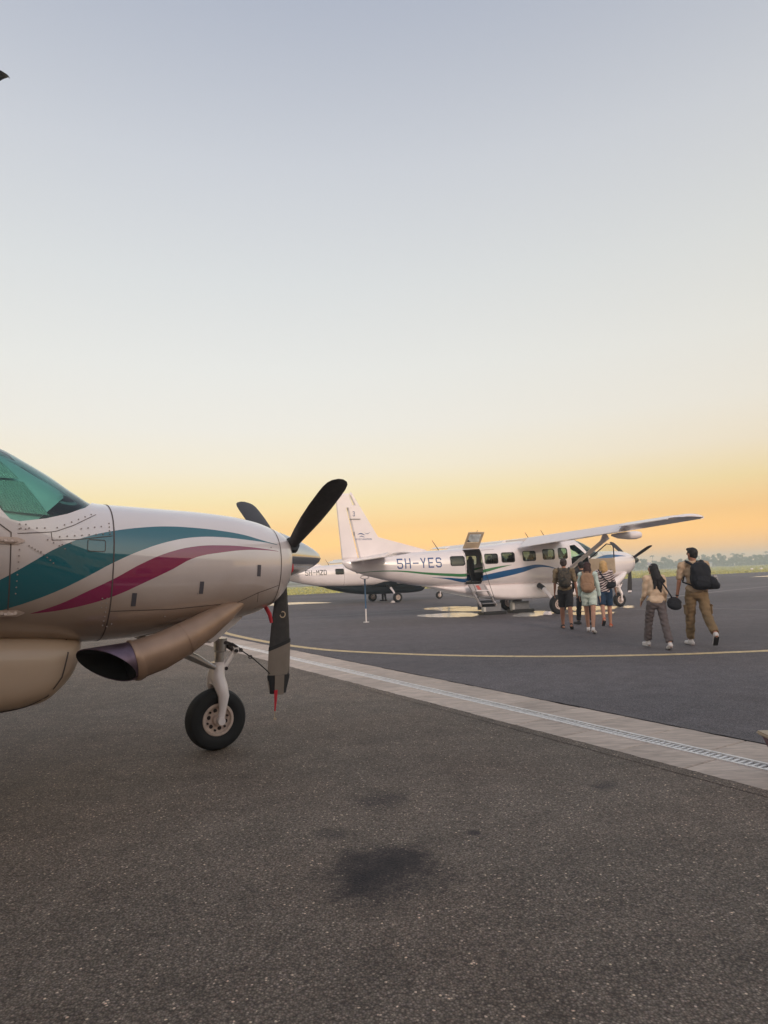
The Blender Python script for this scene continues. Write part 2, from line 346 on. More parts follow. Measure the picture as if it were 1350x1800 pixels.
def blade_mesh():
    if 'm' in _blade: return _blade['m']
    st = [(.13, .055, .10, 8), (.22, .05, .10, 8), (.34, .04, .13, 8), (.5, .028, .175, 6), (.7, .02, .215, 4), (.9, .015, .235, 2), (1.1, .011, .238, 0), (1.2, .009, .232, -1), (1.27, .007, .205, -2), (1.31, .005, .15, -2), (1.335, .003, .06, -2)]
    V = []; F = []; n = 12
    for r, t, c, tw in st:
        a0 = radians(-tw-3)
        for k in range(n):
            a = 2*pi*k/n; x = cos(a)*c/2; y = sin(a)*t
            V.append((x*cos(a0)-y*sin(a0), x*sin(a0)+y*cos(a0), r))
    for i in range(len(st)-1):
        for k in range(n): F.append((i*n+k, i*n+(k+1) % n, (i+1)*n+(k+1) % n, (i+1)*n+k))
    F += [tuple(range(n)), tuple(range((len(st)-1)*n, len(st)*n))]
    _blade['m'] = mesh(V, F, 'blade'); return _blade['m']
def wheel(parent, c, R, w, hub=.45, name='tyre'):
    """tyre and rim as sub-parts of a gear leg"""
    t = MB(); h = w/2
    t.lathe([(R*.52, -h*.72), (R*.62, -h*.92), (R*.78, -h), (R*.92, -h*.82), (R*.985, -h*.5), (R, -h*.2), (R*.988, -h*.17), (R*.988, -h*.11), (R, -h*.08), (R, h*.08), (R*.988, h*.11), (R*.988, h*.17), (R, h*.2), (R*.985, h*.5), (R*.92, h*.82), (R*.78, h), (R*.62, h*.92), (R*.52, h*.72), (R*.52, -h*.72)], c, n=56)
    t.obj('tyre', M['rubber'], parent)
    r = MB(); q = R*.53
    for sg in (-1, 1):
        r.lathe([(q, sg*h*.74), (q*.96, sg*h*.80), (q*.84, sg*h*.80), (q*.78, sg*h*.5), (q*.62, sg*h*.42), (q*.36, sg*h*.5), (q*.32, sg*h*.86), (q*.16, sg*h*.92), (.0, sg*h*.92)], c, n=40)
    r.lathe([(q, -h*.74), (q, h*.74)], c, n=40)
    r.obj('rim', M['rim'], parent)
    b = MB()
    for k in range(6):
        a = k*pi/3+.3
        b.lathe([(0, -h*.60), (q*.07, -h*.60), (q*.07, -h*.4)], (c[0]+cos(a)*q*.66, c[1], c[2]+sin(a)*q*.66), n=8)
        b.lathe([(0, -h*.47), (q*.13, -h*.47), (q*.13, -h*.45)], (c[0]+cos(a+.5)*q*.56, c[1], c[2]+sin(a+.5)*q*.56), n=10)
    b.lathe([(0, -h*.97), (q*.15, -h*.97), (q*.15, -h*.9)], c, n=12)
    b.obj('wheel_bolt', M['bolt'], parent, kind='stuff')
POD = [(2.33, 1.13, .93, .26, 2.4), (2.37, 1.13, .80, .40, 2.6), (2.45, 1.13, .69, .48, 2.8), (2.6, 1.13, .58, .55, 3.2), (2.9, 1.13, .53, .60, 3.6), (3.5, 1.13, .50, .63, 4), (6.2, 1.13, .51, .63, 4),
       (7.3, 1.13, .62, .61, 3.6), (8.0, 1.13, .74, .56, 3), (8.8, 1.14, .93, .42, 2.6), (9.5, 1.17, 1.11, .2, 2.2)]
WS = [(2.30, 2.204), (2.41, 2.11), (2.55, 2.04), (2.70, 1.99), (2.87, 1.955), (2.93, 1.965), (2.99, 2.03), (3.40, 2.62), (3.44, 2.705)]
WIN = [(8.22, 8.73, 1.81, 2.14), (6.93, 7.44, 1.84, 2.19), (6.25, 6.77, 1.87, 2.22), (5.37, 5.90, 1.90, 2.25), (4.56, 5.05, 1.93, 2.30), (3.99, 4.38, 1.94, 2.33)]
def ipl(T, x):
    for a, b in zip(T, T[1:]):
        if x <= b[0]: return a[1]+(b[1]-a[1])*max(0, (x-a[0]))/(b[0]-a[0])
    return T[-1][1]
def windshield_pane(parent, m):
    V = []; F = []; n = 40; S = frange(2.302, 3.438, .035)
    for s in S:
        zt, zb, w, e = prof(s); zc = (zt+zb)/2; h = (zt-zb)/2; q = max(0, min(.9999, (ipl(WS, s)-zc)/h)); a0 = math.asin(q**(e/2))
        for k in range(n+1): V.append(sec(s, a0+(pi-2*a0)*k/n, off=-.012))
    for i in range(len(S)-1):
        for k in range(n): F.append((i*(n+1)+k, i*(n+1)+k+1, (i+1)*(n+1)+k+1, (i+1)*(n+1)+k))
    link('windshield', mesh(V, F), parent, m)
def window(parent, poly, side, gm, fm):
    """frame ring proud of the skin with its pane"""
    cx = sum(p[0] for p in poly)/len(poly); cz = sum(p[1] for p in poly)/len(poly); n = len(poly); V = []; F = []
    for sc, of in ((1.05, .002), (1.05, .009), (.96, .009), (.93, -.02)):
        for a, b in poly: V.append(onside(cx+(a-cx)*sc, cz+(b-cz)*sc, of, side))
    for r in range(3):
        for i in range(n): F.append((r*n+i, r*n+(i+1) % n, (r+1)*n+(i+1) % n, (r+1)*n+i))
    w = link('window', mesh(V, F), parent, fm)
    mb = MB(); side_patch(mb, [(cx+(a-cx)*1.01, cz+(b-cz)*1.01) for a, b in poly], -.014, side, step=.12); mb.obj('pane', gm, w)
def airplane(kind, root_m, label, paint, podmat, white, blade_t, gearR, npm=None):
    root = empty('airplane', label=label, cat='airplane', group='propeller aircraft parked on the apron'); root.matrix_world = root_m
    # fuselage shell
    S = sorted(set([round(v, 4) for v in frange(.44, .85, .035)+frange(.85, 2.2, .08)+frange(2.2, 3.8, .05)+frange(3.8, 12.2, .14)+frange(12.2, 12.46, .04)]))
    me = mesh(*loft(S)); me.materials.append(paint); me.materials.append(M['cabin'])
    cuts = MB(); cutter([(a, b) for a, b in WS]+[(3.44, 3.2), (2.30, 3.2)], cuts)
    wl = list(WIN)
    for w in wl: cutter(rrect(*w, r=.07), cuts)
    crew = [(3.0, 1.30), (3.84, 1.30), (3.84, 2.42), (3.56, 2.45), (3.04, 2.0)]
    if kind == 'yes':
        c2 = MB(); cutter([(7.53, 1.14), (8.16, 1.14), (8.16, 2.37), (7.53, 2.385)], c2, -1.3, -.2)
        cutter(crew, c2, -1.3, -.2)
    cw = [(3.18, 2.04), (3.78, 2.04), (3.78, 2.36), (3.60, 2.40), (3.40, 2.31)]
    if kind != 'yes': cutter(cw, cuts, -1.3, 0)
    cutter(cw, cuts, .2, 1.3)
    cut_o = link('cut', mesh(cuts.V, cuts.F), smooth=False); mods = [('SOLIDIFY', dict(thickness=.03, offset=-1, material_offset=1)), ('BOOLEAN', dict(object=cut_o, operation='DIFFERENCE', solver='EXACT'))]
    extra = []
    if kind == 'yes':
        c2o = link('cut', mesh(c2.V, c2.F), smooth=False); mods.append(('BOOLEAN', dict(object=c2o, operation='DIFFERENCE', solver='EXACT'))); extra.append(c2o)
    fm = evaluated(me, mods)
    for o in [cut_o]+extra: bpy.data.objects.remove(o)
    mats = [paint, M['cabin']]
    fz = link('fuselage', fm, root, mats, sharp=30)
    for w in wl:
        for sd_ in (-1, 1):
            window(root, rrect(*w, r=.07), sd_, M['glass_dark'], M['cabin'] if kind != 'one' else white)
    window(root, cw, 1, M['glass_dark'], M['cabin'])
    if kind != 'yes': window(root, cw, -1, M['glass_dark'], M['cabin'])
    windshield_pane(root, M['glass_green'])
    ws = MB(); ws.tube([(5.6-2.34, 0, 2.20), (5.6-2.82, 0, 2.495), (5.6-3.42, 0, 2.68)], .014, 8)
    ws.obj('windshield_post', white, root)
    # cabin inside: floor, panel, seats
    c = MB(); c.box((5.6-5.6, 0, 1.22), (4.6, 1.0, .03)); c.obj('cabin_floor', M['cabin'], root)
    c = MB(); c.box((5.6-2.78, 0, 1.84), (.2, 1.24, .24)); c.box((5.6-2.62, 0, 2.02), (.36, 1.1, .03)); c.obj('instrument_panel', M['dark'], root)
    for s, y in [(3.5, .36), (3.5, -.36)]+([(4.6, .4), (4.6, -.4), (5.5, .4), (5.5, -.4), (6.4, .4), (6.4, -.4), (7.2, .4), (8.1, .4)] if kind == 'yes' else []):
        c = MB(); c.box((5.6-s, y, 1.5), (.42, .44, .12)); c.box((5.6-s-.2, y, 1.78), (.10, .42, .56)); c.box((5.6-s-.2, y, 2.08), (.08, .24, .16)); c.box((5.6-s, y, 1.33), (.3, .3, .24)); c.obj('seat', M['seat'], root, bevel=.03)
    # seams
    sm = MB()
    ring_seam(sm, 2.2, .010); ring_seam(sm, .655, .009)
    for sd_ in (-1, 1):
        side_strip(sm, [(3.0, 1.93), (2.92, 1.87), (2.895, 1.27)], .008, side=sd_)
        if kind == 'one':
            side_strip(sm, [(2.88, 1.865), (2.66, 1.89), (2.62, 1.90), (2.5, 1.955), (2.33, 2.06)], .005, side=sd_)
            side_strip(sm, [(2.66, 1.89), (2.65, 1.83), (2.47, 1.845), (2.215, 1.89)], .005, side=sd_)
            side_strip(sm, [(2.2, 1.30), (1.7, 1.31), (1.1, 1.36), (.9, 1.45), (.67, 1.52)], .005, side=sd_)
            side_strip(sm, [(.9, 1.45), (.86, 1.30)], .005, side=sd_)
            side_strip(sm, rrect(2.27, 2.40, 1.76, 1.85, r=.015)+[rrect(2.27, 2.40, 1.76, 1.85, r=.015)[0]], .005, side=sd_)
        else:
            side_strip(sm, [(8.19, 1.14), (8.19, 2.4)], .010, side=sd_); side_strip(sm, [(7.0, 2.35), (7.5, 2.33)], .008, side=sd_)
    sm.obj('panel_seam', M['seam'], root, smooth=False, kind='stuff')
    # spinner and blades
    sp = MB(); q = []
    for i in range(15):
        t = i/14; q.append((.25*(t**.62), -(.50*t)))
    q.append((.0, -.5)); sp.lathe(q, (5.6, 0, npm['zp']), 'x', 40)
    sp.obj('spinner', M['chrome'] if kind == 'one' else M['spin_dark'], root, sharp=60)
    hb = MB()
    for k in range(3):
        a = blade_t+k*2*pi/3; d = Vector((0, sin(a), cos(a))); c0 = Vector((5.6-npm['hs'], 0, npm['zp']))
        hb.tube([c0+d*.08, c0+d*.20, c0+d*.26, c0+d*.265], [.085, .085, .075, .05], 16)
    hb.obj('blade_socket', M['dark'], root)
    for k in range(3):
        a = blade_t+k*2*pi/3
        b = link('propeller_blade', blade_mesh().copy() if kind == 'one' else blade_mesh(), root, M['blade'])
        b.location = (5.6-npm['hs'], 0, npm['zp']); b.rotation_euler = (-a, 0, 0)
        if kind == 'one': ed = bpy.data.objects; blade_details(b, k)
        elif k == 2:
            t = MB(); t.tube([(0, 0, 1.22), (0, 0, 1.29)], .1, 8); 
            V = t.V
            for v in V: v.y *= .16
            t.obj('tip_band', M['white'], b)
    # pod, belly
    if podmat:
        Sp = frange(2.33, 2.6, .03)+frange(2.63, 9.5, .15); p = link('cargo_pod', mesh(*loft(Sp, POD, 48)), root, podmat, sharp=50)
        s2 = MB()
        for sd_ in (-1, 1):
            side_strip(s2, [(2.46, 1.08), (2.455, .98), (2.49, .80), (2.58, .66), (2.72, .585), (2.95, .565), (4.5, .545)], .012, .004, sd_, POD)
        s2.obj('pod_seam', M['seam'], p, smooth=False)
    # exhaust on the right side
    ex = MB(); P = [(1.02, -.40, 1.36), (1.2, -.49, 1.28), (1.4, -.56, 1.17), (1.6, -.61, 1.065), (1.8, -.64, .975), (2.0, -.655, .915)]
    ex.tube([(5.6-a, b, c) for a, b, c in P], [.035, .085, .118, .138, .150, .155], 24); shm = M['shroud'] if kind == 'one' else white; e0 = ex.obj('exhaust_shroud', shm, root)
    ex = MB(); ex.tube([(5.6-1.975, -.652, .925), (5.6-2.0, -.655, .915), (5.6-2.02, -.656, .91)], [.162, .167, .160], 24); ex.obj('clamp', shm, e0); ex = MB(); ex.tube([(5.6-1.60, -.61, 1.065), (5.6-1.61, -.611, 1.06)], [.142, .142], 24); ex.obj('clamp', shm, e0)
    # sheared mouth: tube cut by an oblique plane
    V = []; F = []; n = 28; c0 = Vector((5.6-2.01, -.656, .913)); ax = Vector((-1, -.05, -.12)).normalized(); u = Vector((0, -1, .05)).normalized(); u = (u-ax*u.dot(ax)).normalized(); w = ax.cross(u)
    for j, rr in enumerate((.150, .150, .142, .130)):
        for k in range(n):
            a = 2*pi*k/n; o = u*cos(a)*rr+w*sin(a)*rr
            zz = o.z/rr; out_ = -o.y/rr
            L = .20+.14*zz-.13*out_
            L = {0: 0, 1: L, 2: L, 3: .03}[j]; V.append(c0+o+ax*L)
    for j in range(3):
        for k in range(n): F.append((j*n+k, j*n+(k+1) % n, (j+1)*n+(k+1) % n, (j+1)*n+k))
    F.append(tuple(range(3*n, 4*n)))
    em = mesh(V, F); eo = link('exhaust_pipe', em, root, [M['heat'], M['soot']])
    for pz in em.polygons:
        if max(pz.vertices) >= 2*n and min(pz.vertices) >= 2*n: pz.material_index = 1
    # nose gear
    gy = MB(); gy.prism([(5.6-a, b) for a, b in [(.86, 1.30), (.93, 1.20), (1.19, .985), (1.36, 1.0), (1.75, 1.16), (1.5, 1.3)]], -.17, .17); gy.obj('gear_fairing', white, root, bevel=.02)
    R = gearR[0]; ns = npm['ns']; x0 = 5.6-ns
    g = MB(); g.tube([(x0+.02, 0, 1.02), (x0+.02, 0, .90), (x0+.015, 0, .89), (x0+.015, 0, .62)], [.062, .060, .044, .044], 18)
    ng = g.obj('nose_gear', M['steel'] if kind == 'one' else white, root)
    g = MB()
    for sd_ in (-1, 1):
        P = [(x0, sd_*.03, .76), (x0-.01, sd_*.05, .66), (x0+.005, sd_*.11, .58), (x0+.02, sd_*.14, .50), (x0+.015, sd_*.145, .38), (x0, sd_*.145, R)]
        rs = [.058, .066, .060, .052, .036, .030]; k0 = len(g.V); g.tube(P, rs, 14)
        for v in g.V[k0:]: v.y = sd_*.13+(v.y-sd_*.13)*.62 if v.z < .5 else v.y
        g.lathe([(0, -.03), (.035, -.03), (.035, .03), (0, .03)], (x0, sd_*.145, R), n=14)
    g.tube([(x0, 0, .60), (x0, 0, .80)], [.07, .064], 18)
    g.obj('fork', white, ng)
    g = MB()
    g.tube([(x0+.03, -.02, .70), (x0+.16, -.02, .90)], [.028, .02], 8); g.tube([(x0+.03, .02, .70), (x0+.16, .02, .90)], [.028, .02], 8); g.box((x0+.165, 0, .905), (.05, .10, .05)); g.obj('torque_link', white, ng)
    g = MB(); g.tube([(x0+.16, 0, .90), (x0+.10, 0, .945), (x0+.03, 0, .99)], [.02, .026, .022], 8)
    for q_ in ((x0+.16, -.06, .90), (x0+.02, -.075, .70), (x0+.07, -.045, .74), (x0+.05, -.05, .98), (x0+.10, -.035, .95)): g.lathe([(0, -.012), (.017, -.012), (.017, .012), (0, .012)], q_, n=10)
    g.obj('bolt', M['bolt'], ng, kind='stuff')
    g = MB(); g.tube([(x0-.75, -.05, 1.07), (x0-.30, -.05, .895)], .022, 10); g.tube([(x0-.36, -.05, .92), (x0-.22, -.05, .85), (x0-.03, -.06, .745)], [.028, .034, .02], 10)
    g.tube([(x0-.75, .06, 1.07), (x0-.03, .06, .745)], .022, 10); g.obj('drag_brace', M['steel'] if kind == 'one' else white, ng)
    wheel(ng, (x0, 0, R), R, .20)
    # main gear
    R = gearR[1]; gz = npm['mz']
    for sd_ in (-1, 1):
        g = MB(); P = [(5.6-5.2, sd_*.45, 1.0), (5.6-5.2, sd_*.66, 1.0), (5.6-5.18, sd_*.85, .92), (5.6-5.16, sd_*1.2, .66), (5.6-5.15, sd_*1.48, gz+R+.08), (5.6-5.15, sd_*1.6, gz+R)]
        g.tube(P, [.10, .10, .085, .06, .05, .05], 10)
        gl = g.obj('main_gear', white, root)
        g = MB(); g.tube([P[1], P[2], (5.6-5.175, sd_*.92, .87)], [.103, .089, .084], 10); g.obj('leg_boot', M['dark'], gl)
        wheel(gl, (5.6-5.15, sd_*1.7, gz+R), R, .22)
    # wing, flaps, struts
    fl = {'yes': .20}.get(kind, .05)
    for sd_ in (-1, 1):
        ys = [0, .6, 1.5, 3, 4.5, 5.85, 7.0, 7.7]
        R_ = []
        for y in ys:
            le, te, z, th = wing_at(y); R_.append(airfoil(le, te, sd_*y, z, th, 0, .74))
        w = link('wing', wingloft(R_), root, white, sharp=40)
        R_ = []
        for y, k in ((7.7, 1), (7.82, .93), (7.9, .8), (7.94, .55)):
            le, te, z, th = wing_at(7.7); m_ = (le+te)/2+.1; h = (te-le)/2*k; R_.append(airfoil(m_-h+.02, m_+h-.1, sd_*y, z+(y-7.7)*.03, th*k, 0, 1))
        link('wing_tip', wingloft(R_), w, white, sharp=40)
        for nm, y0, y1, dr in (('flap', .86, 5.85, fl), ('aileron', 5.9, 7.68, .02)):
            R_ = []
            for y in (y0, (y0+y1)/2, y1):
                le, te, z, th = wing_at(y); ch = te-le; h0 = le+ch*.75; zt = z+.035*ch*4*.75*.25; t = th*ch*.28
                dd = dr*(1 if nm == 'aileron' else ch/1.98)
                R_.append([Vector((5.6-a, sd_*y, b)) for a, b in ((h0, zt+t), (h0+.12, zt+t*1.0-dd*.1), (te+.03, z+.01-dd*1.15), (te+.03, z-.01-dd*1.15), (h0+.1, zt-t*1.1-dd*.35), (h0, zt-t*.9))])
            link(nm, wingloft(R_), w, white, sharp=30)
        s_ = MB(); k0 = len(s_.V)
        a, b = Vector((5.6-4.55, sd_*.78, 1.14)), Vector((5.6-4.55, sd_*3.75, 2.50)); s_.tube([a, a.lerp(b, .06), a.lerp(b, .9), b], [.05, .045, .045, .05], 12)
        for v in s_.V: v.x = 5.6-4.55+(v.x-(5.6-4.55))*2.6
        s_.tube([b.lerp(a, .07)+Vector((0, 0, .01)), b+Vector((-.03, 0, .06))], [.075, .11], 8)
        s_.obj('wing_strut', white, root)
    rp = MB(); rp.tube([(5.6-4.95, -4.5, 2.55), (5.6-4.7, -4.5, 2.53), (5.6-4.3, -4.5, 2.53), (5.6-4.0, -4.5, 2.54), (5.6-3.84, -4.5, 2.55), (5.6-3.78, -4.5, 2.56)], [.03, .09, .128, .132, .10, .03], 18); rp.obj('radar_pod', white, root)
    # tail
    f = MB(); lens(f, [(9.3, 2.37), (11.15, 2.87), (12.09, 4.47), (12.14, 4.40), (11.97, 4.02), (12.255, 3.97), (11.84, 2.1), (9.6, 2.2)], .07, .06); fo = f.obj('tail_fin', white, root, smooth=False)
    f = MB(); lens(f, [(12.155, 4.42), (12.64, 4.40), (12.47, 2.12), (11.90, 2.13), (12.285, 3.945), (12.02, 3.985)], .045, .07); ru = f.obj('rudder', white, root, smooth=False)
    for bc_, bs_ in (((5.6-12.22, -.075, 3.86), (.02, .01, .10)), ((5.6-12.03, -.075, 3.02), (.02, .01, .13)), ((5.6-11.98, -.08, 3.52), (.38, .03, .018))):
        mk = MB(); mk.box(bc_, bs_); mk.obj('hinge_bracket', M['dark'], fo)
    for sd_ in (-1, 1):
        R_ = [airfoil(11.0, 11.78, sd_*.05, 2.17, .09), airfoil(11.18, 11.78, sd_*3.05, 2.21, .08), airfoil(11.30, 11.74, sd_*3.12, 2.215, .05)]
        tp = link('tailplane', wingloft(R_), root, white, sharp=40)
        link('elevator', wingloft([[Vector((5.6-q_[0], sd_*y_, zz_+q_[1])) for q_ in ((11.79, .035), (11.9, .03), (t_, -.10), (t_, -.125), (11.88, -.04), (11.79, -.03))] for y_, zz_, t_ in ((.12, 2.175, 12.2), (3.05, 2.215, 12.08))]), tp, white, sharp=40)
    an = MB()
    for a, b in (((8.85, 2.38), (9.1, 2.75)), ((5.02, 2.66), (5.25, 2.99)), ((4.31, 2.7), (4.55, 3.07))):
        an = MB(); an.tube([(5.6-a[0], 0, a[1]), (5.6-b[0], 0, b[1])], [.016, .008], 6); an.obj('antenna', M['dark'], root)
    return root, fz, fo
def blade_details(b, k):
    """boot, bands and tie strap on the blade that hangs straight down"""
    e = MB()
    if k != 2: return
    def shell(z0, z1, mt, nm, off=.004, diag=0, x0=-1, x1=1, w0=None):
        st = [(.7, .02, .215), (.9, .015, .235), (1.1, .012, .238), (1.2, .010, .235), (1.27, .010, .20), (1.33, .009, .17), (1.40, .009, .15)]
        def g(z):
            for p, q in zip(st, st[1:]):
                if z <= q[0]: t = max(0, (z-p[0])/(q[0]-p[0])); return p[1]+(q[1]-p[1])*t, p[2]+(q[2]-p[2])*t
            return st[-1][1:]
        V = []; F = []; n = 12; Z = frange(z0, z1, .05)
        for z in Z:
            t, c = g(z); t += off; c = c/2+off
            for kk in range(n):
                a = 2*pi*kk/n; x = cos(a)*c; V.append((x, sin(a)*t, z+diag*x))
        for i in range(len(Z)-1):
            for kk in range(n): F.append((i*n+kk, i*n+(kk+1) % n, (i+1)*n+(kk+1) % n, (i+1)*n+kk))
        F += [tuple(range(n)), tuple(range((len(Z)-1)*n, len(Z)*n))]
        o = link(nm, mesh(V, F), b, mt); o.rotation_euler = (0, 0, radians(-4)); return o
    shell(.90, 1.30, M['blade_tan'], 'blade_sleeve', .004, diag=-.35)
    shell(.86, .90, M['dark'], 'sleeve_band', .006, diag=-.35)
    shell(1.18, 1.36, M['dark'], 'tie_boot', .010)
    c = MB(); c.box((.0, -.026, 1.275), (.10, .006, .19)); c.box((.0, .026, 1.275), (.10, .006, .19)); c.obj('boot_panel', M['blade_tan'], b)
    r = MB(); r.lathe([(.034, -.022), (.034, -.026), (.024, -.026), (.024, -.022)], (.01, 0, .58), 'y', 24)
    r.lathe([(.034, .022), (.034, .026), (.024, .026), (.024, .022)], (.01, 0, .58), 'y', 24); r.obj('maker_ring', M['cream'], b)
    r = MB(); r.box((.045, -.03, 1.20), (.006, .006, .14)); r.obj('red_cord', M['red'], b)
def plane_matrix(X, Y, a, p, S, pivot): return Matrix.Translation((X, Y, 0)) @ Matrix.Rotation(a, 4, 'Z') @ Matrix.Rotation(-p, 4, 'Y') @ Matrix.Scale(S, 4) @ Matrix.Translation((pivot-5.6, 0, 0))
TEAL = (.001, .125, .16); MAG = (.25, .001, .070)
one_teal = ([(.69, 1.905), (.85, 1.93), (1.07, 1.974), (1.28, 1.995), (1.53, 2.005), (1.77, 2.0), (2.0, 1.972), (2.21, 1.93), (2.41, 1.87), (2.61, 1.775), (2.79, 1.65), (2.96, 1.535), (3.5, 1.25), (4.2, 1.05)],
            [(.69, 1.90), (.85, 1.915), (1.07, 1.928), (1.28, 1.935), (1.53, 1.92), (1.76, 1.87), (1.99, 1.785), (2.2, 1.68), (2.4, 1.56), (2.59, 1.455), (2.77, 1.375), (2.95, 1.31), (3.5, 1.1), (4.2, 1.0)])
one_mag = ([(.69, 1.84), (.86, 1.853), (1.07, 1.863), (1.28, 1.862), (1.53, 1.84), (1.76, 1.78), (1.98, 1.68), (2.19, 1.555), (2.39, 1.45), (2.58, 1.352), (2.75, 1.29)],
           [(.69, 1.837), (.86, 1.84), (1.07, 1.83), (1.28, 1.80), (1.52, 1.75), (1.75, 1.63), (1.97, 1.52), (2.18, 1.42), (2.39, 1.35), (2.58, 1.308), (2.75, 1.288)])
M['paint_one'] = paint_mat('white_paint_teal_magenta_waves', [(TEAL, *one_teal), (MAG, *one_mag)], belly_shade=.85)
GREEN = (.04, .20, .07); BLUE = (.0, .085, .24)
M['paint_yes'] = paint_mat('white_paint_green_blue_waves', [
    (GREEN, [(11.97, 1.69), (10.76, 1.725), (9.51, 1.605), (8.8, 1.55), (8.21, 1.525), (7.47, 1.65), (6.9, 1.735), (6.38, 1.775)], [(11.97, 1.68), (10.76, 1.685), (9.51, 1.53), (8.8, 1.455), (8.21, 1.42), (7.47, 1.54), (6.9, 1.67), (6.38, 1.77)]),
    (BLUE, [(9.41, 1.435), (8.9, 1.41), (8.15, 1.355), (7.48, 1.45), (6.7, 1.575), (5.91, 1.68), (5.35, 1.755), (4.9, 1.70), (4.47, 1.58), (4.0, 1.45)], [(9.41, 1.43), (8.9, 1.36), (8.16, 1.215), (7.49, 1.245), (6.7, 1.355), (5.92, 1.50), (5.35, 1.64), (4.9, 1.645), (4.47, 1.55), (4.0, 1.44)]),
    (BLUE, [(1.05, 1.972), (1.5, 2.03), (1.9, 2.045), (2.4, 1.98), (3.0, 1.8), (3.6, 1.6)], [(1.05, 1.965), (1.5, 1.955), (1.9, 1.91), (2.4, 1.82), (3.0, 1.62), (3.6, 1.55)])])
M['paint_mzd'] = paint_mat('plain_white_paint', [])
# ---- nearest aeroplane
R1 = plane_matrix(-1.6014, 6.0069, .5916, -.0487, .9578, 1.1)
one, one_f, one_fin = airplane('one', R1, 'closest aeroplane, only its nose with teal and magenta waves in frame', M['paint_one'], M['pod_underlit'], M['white'], -1.0772, (.28, .34), dict(zp=1.8155, hs=.44, ns=1.088, mz=-.197))
# ---- aeroplane being boarded
R2 = plane_matrix(4.8482, 24.0292, .3533, 0, .9777, 5.6)
yes, yes_f, yes_fin = airplane('yes', R2, 'white aeroplane 5H-YES with green and blue waves and its doors open', M['paint_yes'], M['white'], M['white'], -1.1672, (.27, .33), dict(zp=1.8155, hs=.4487, ns=1.106, mz=0))
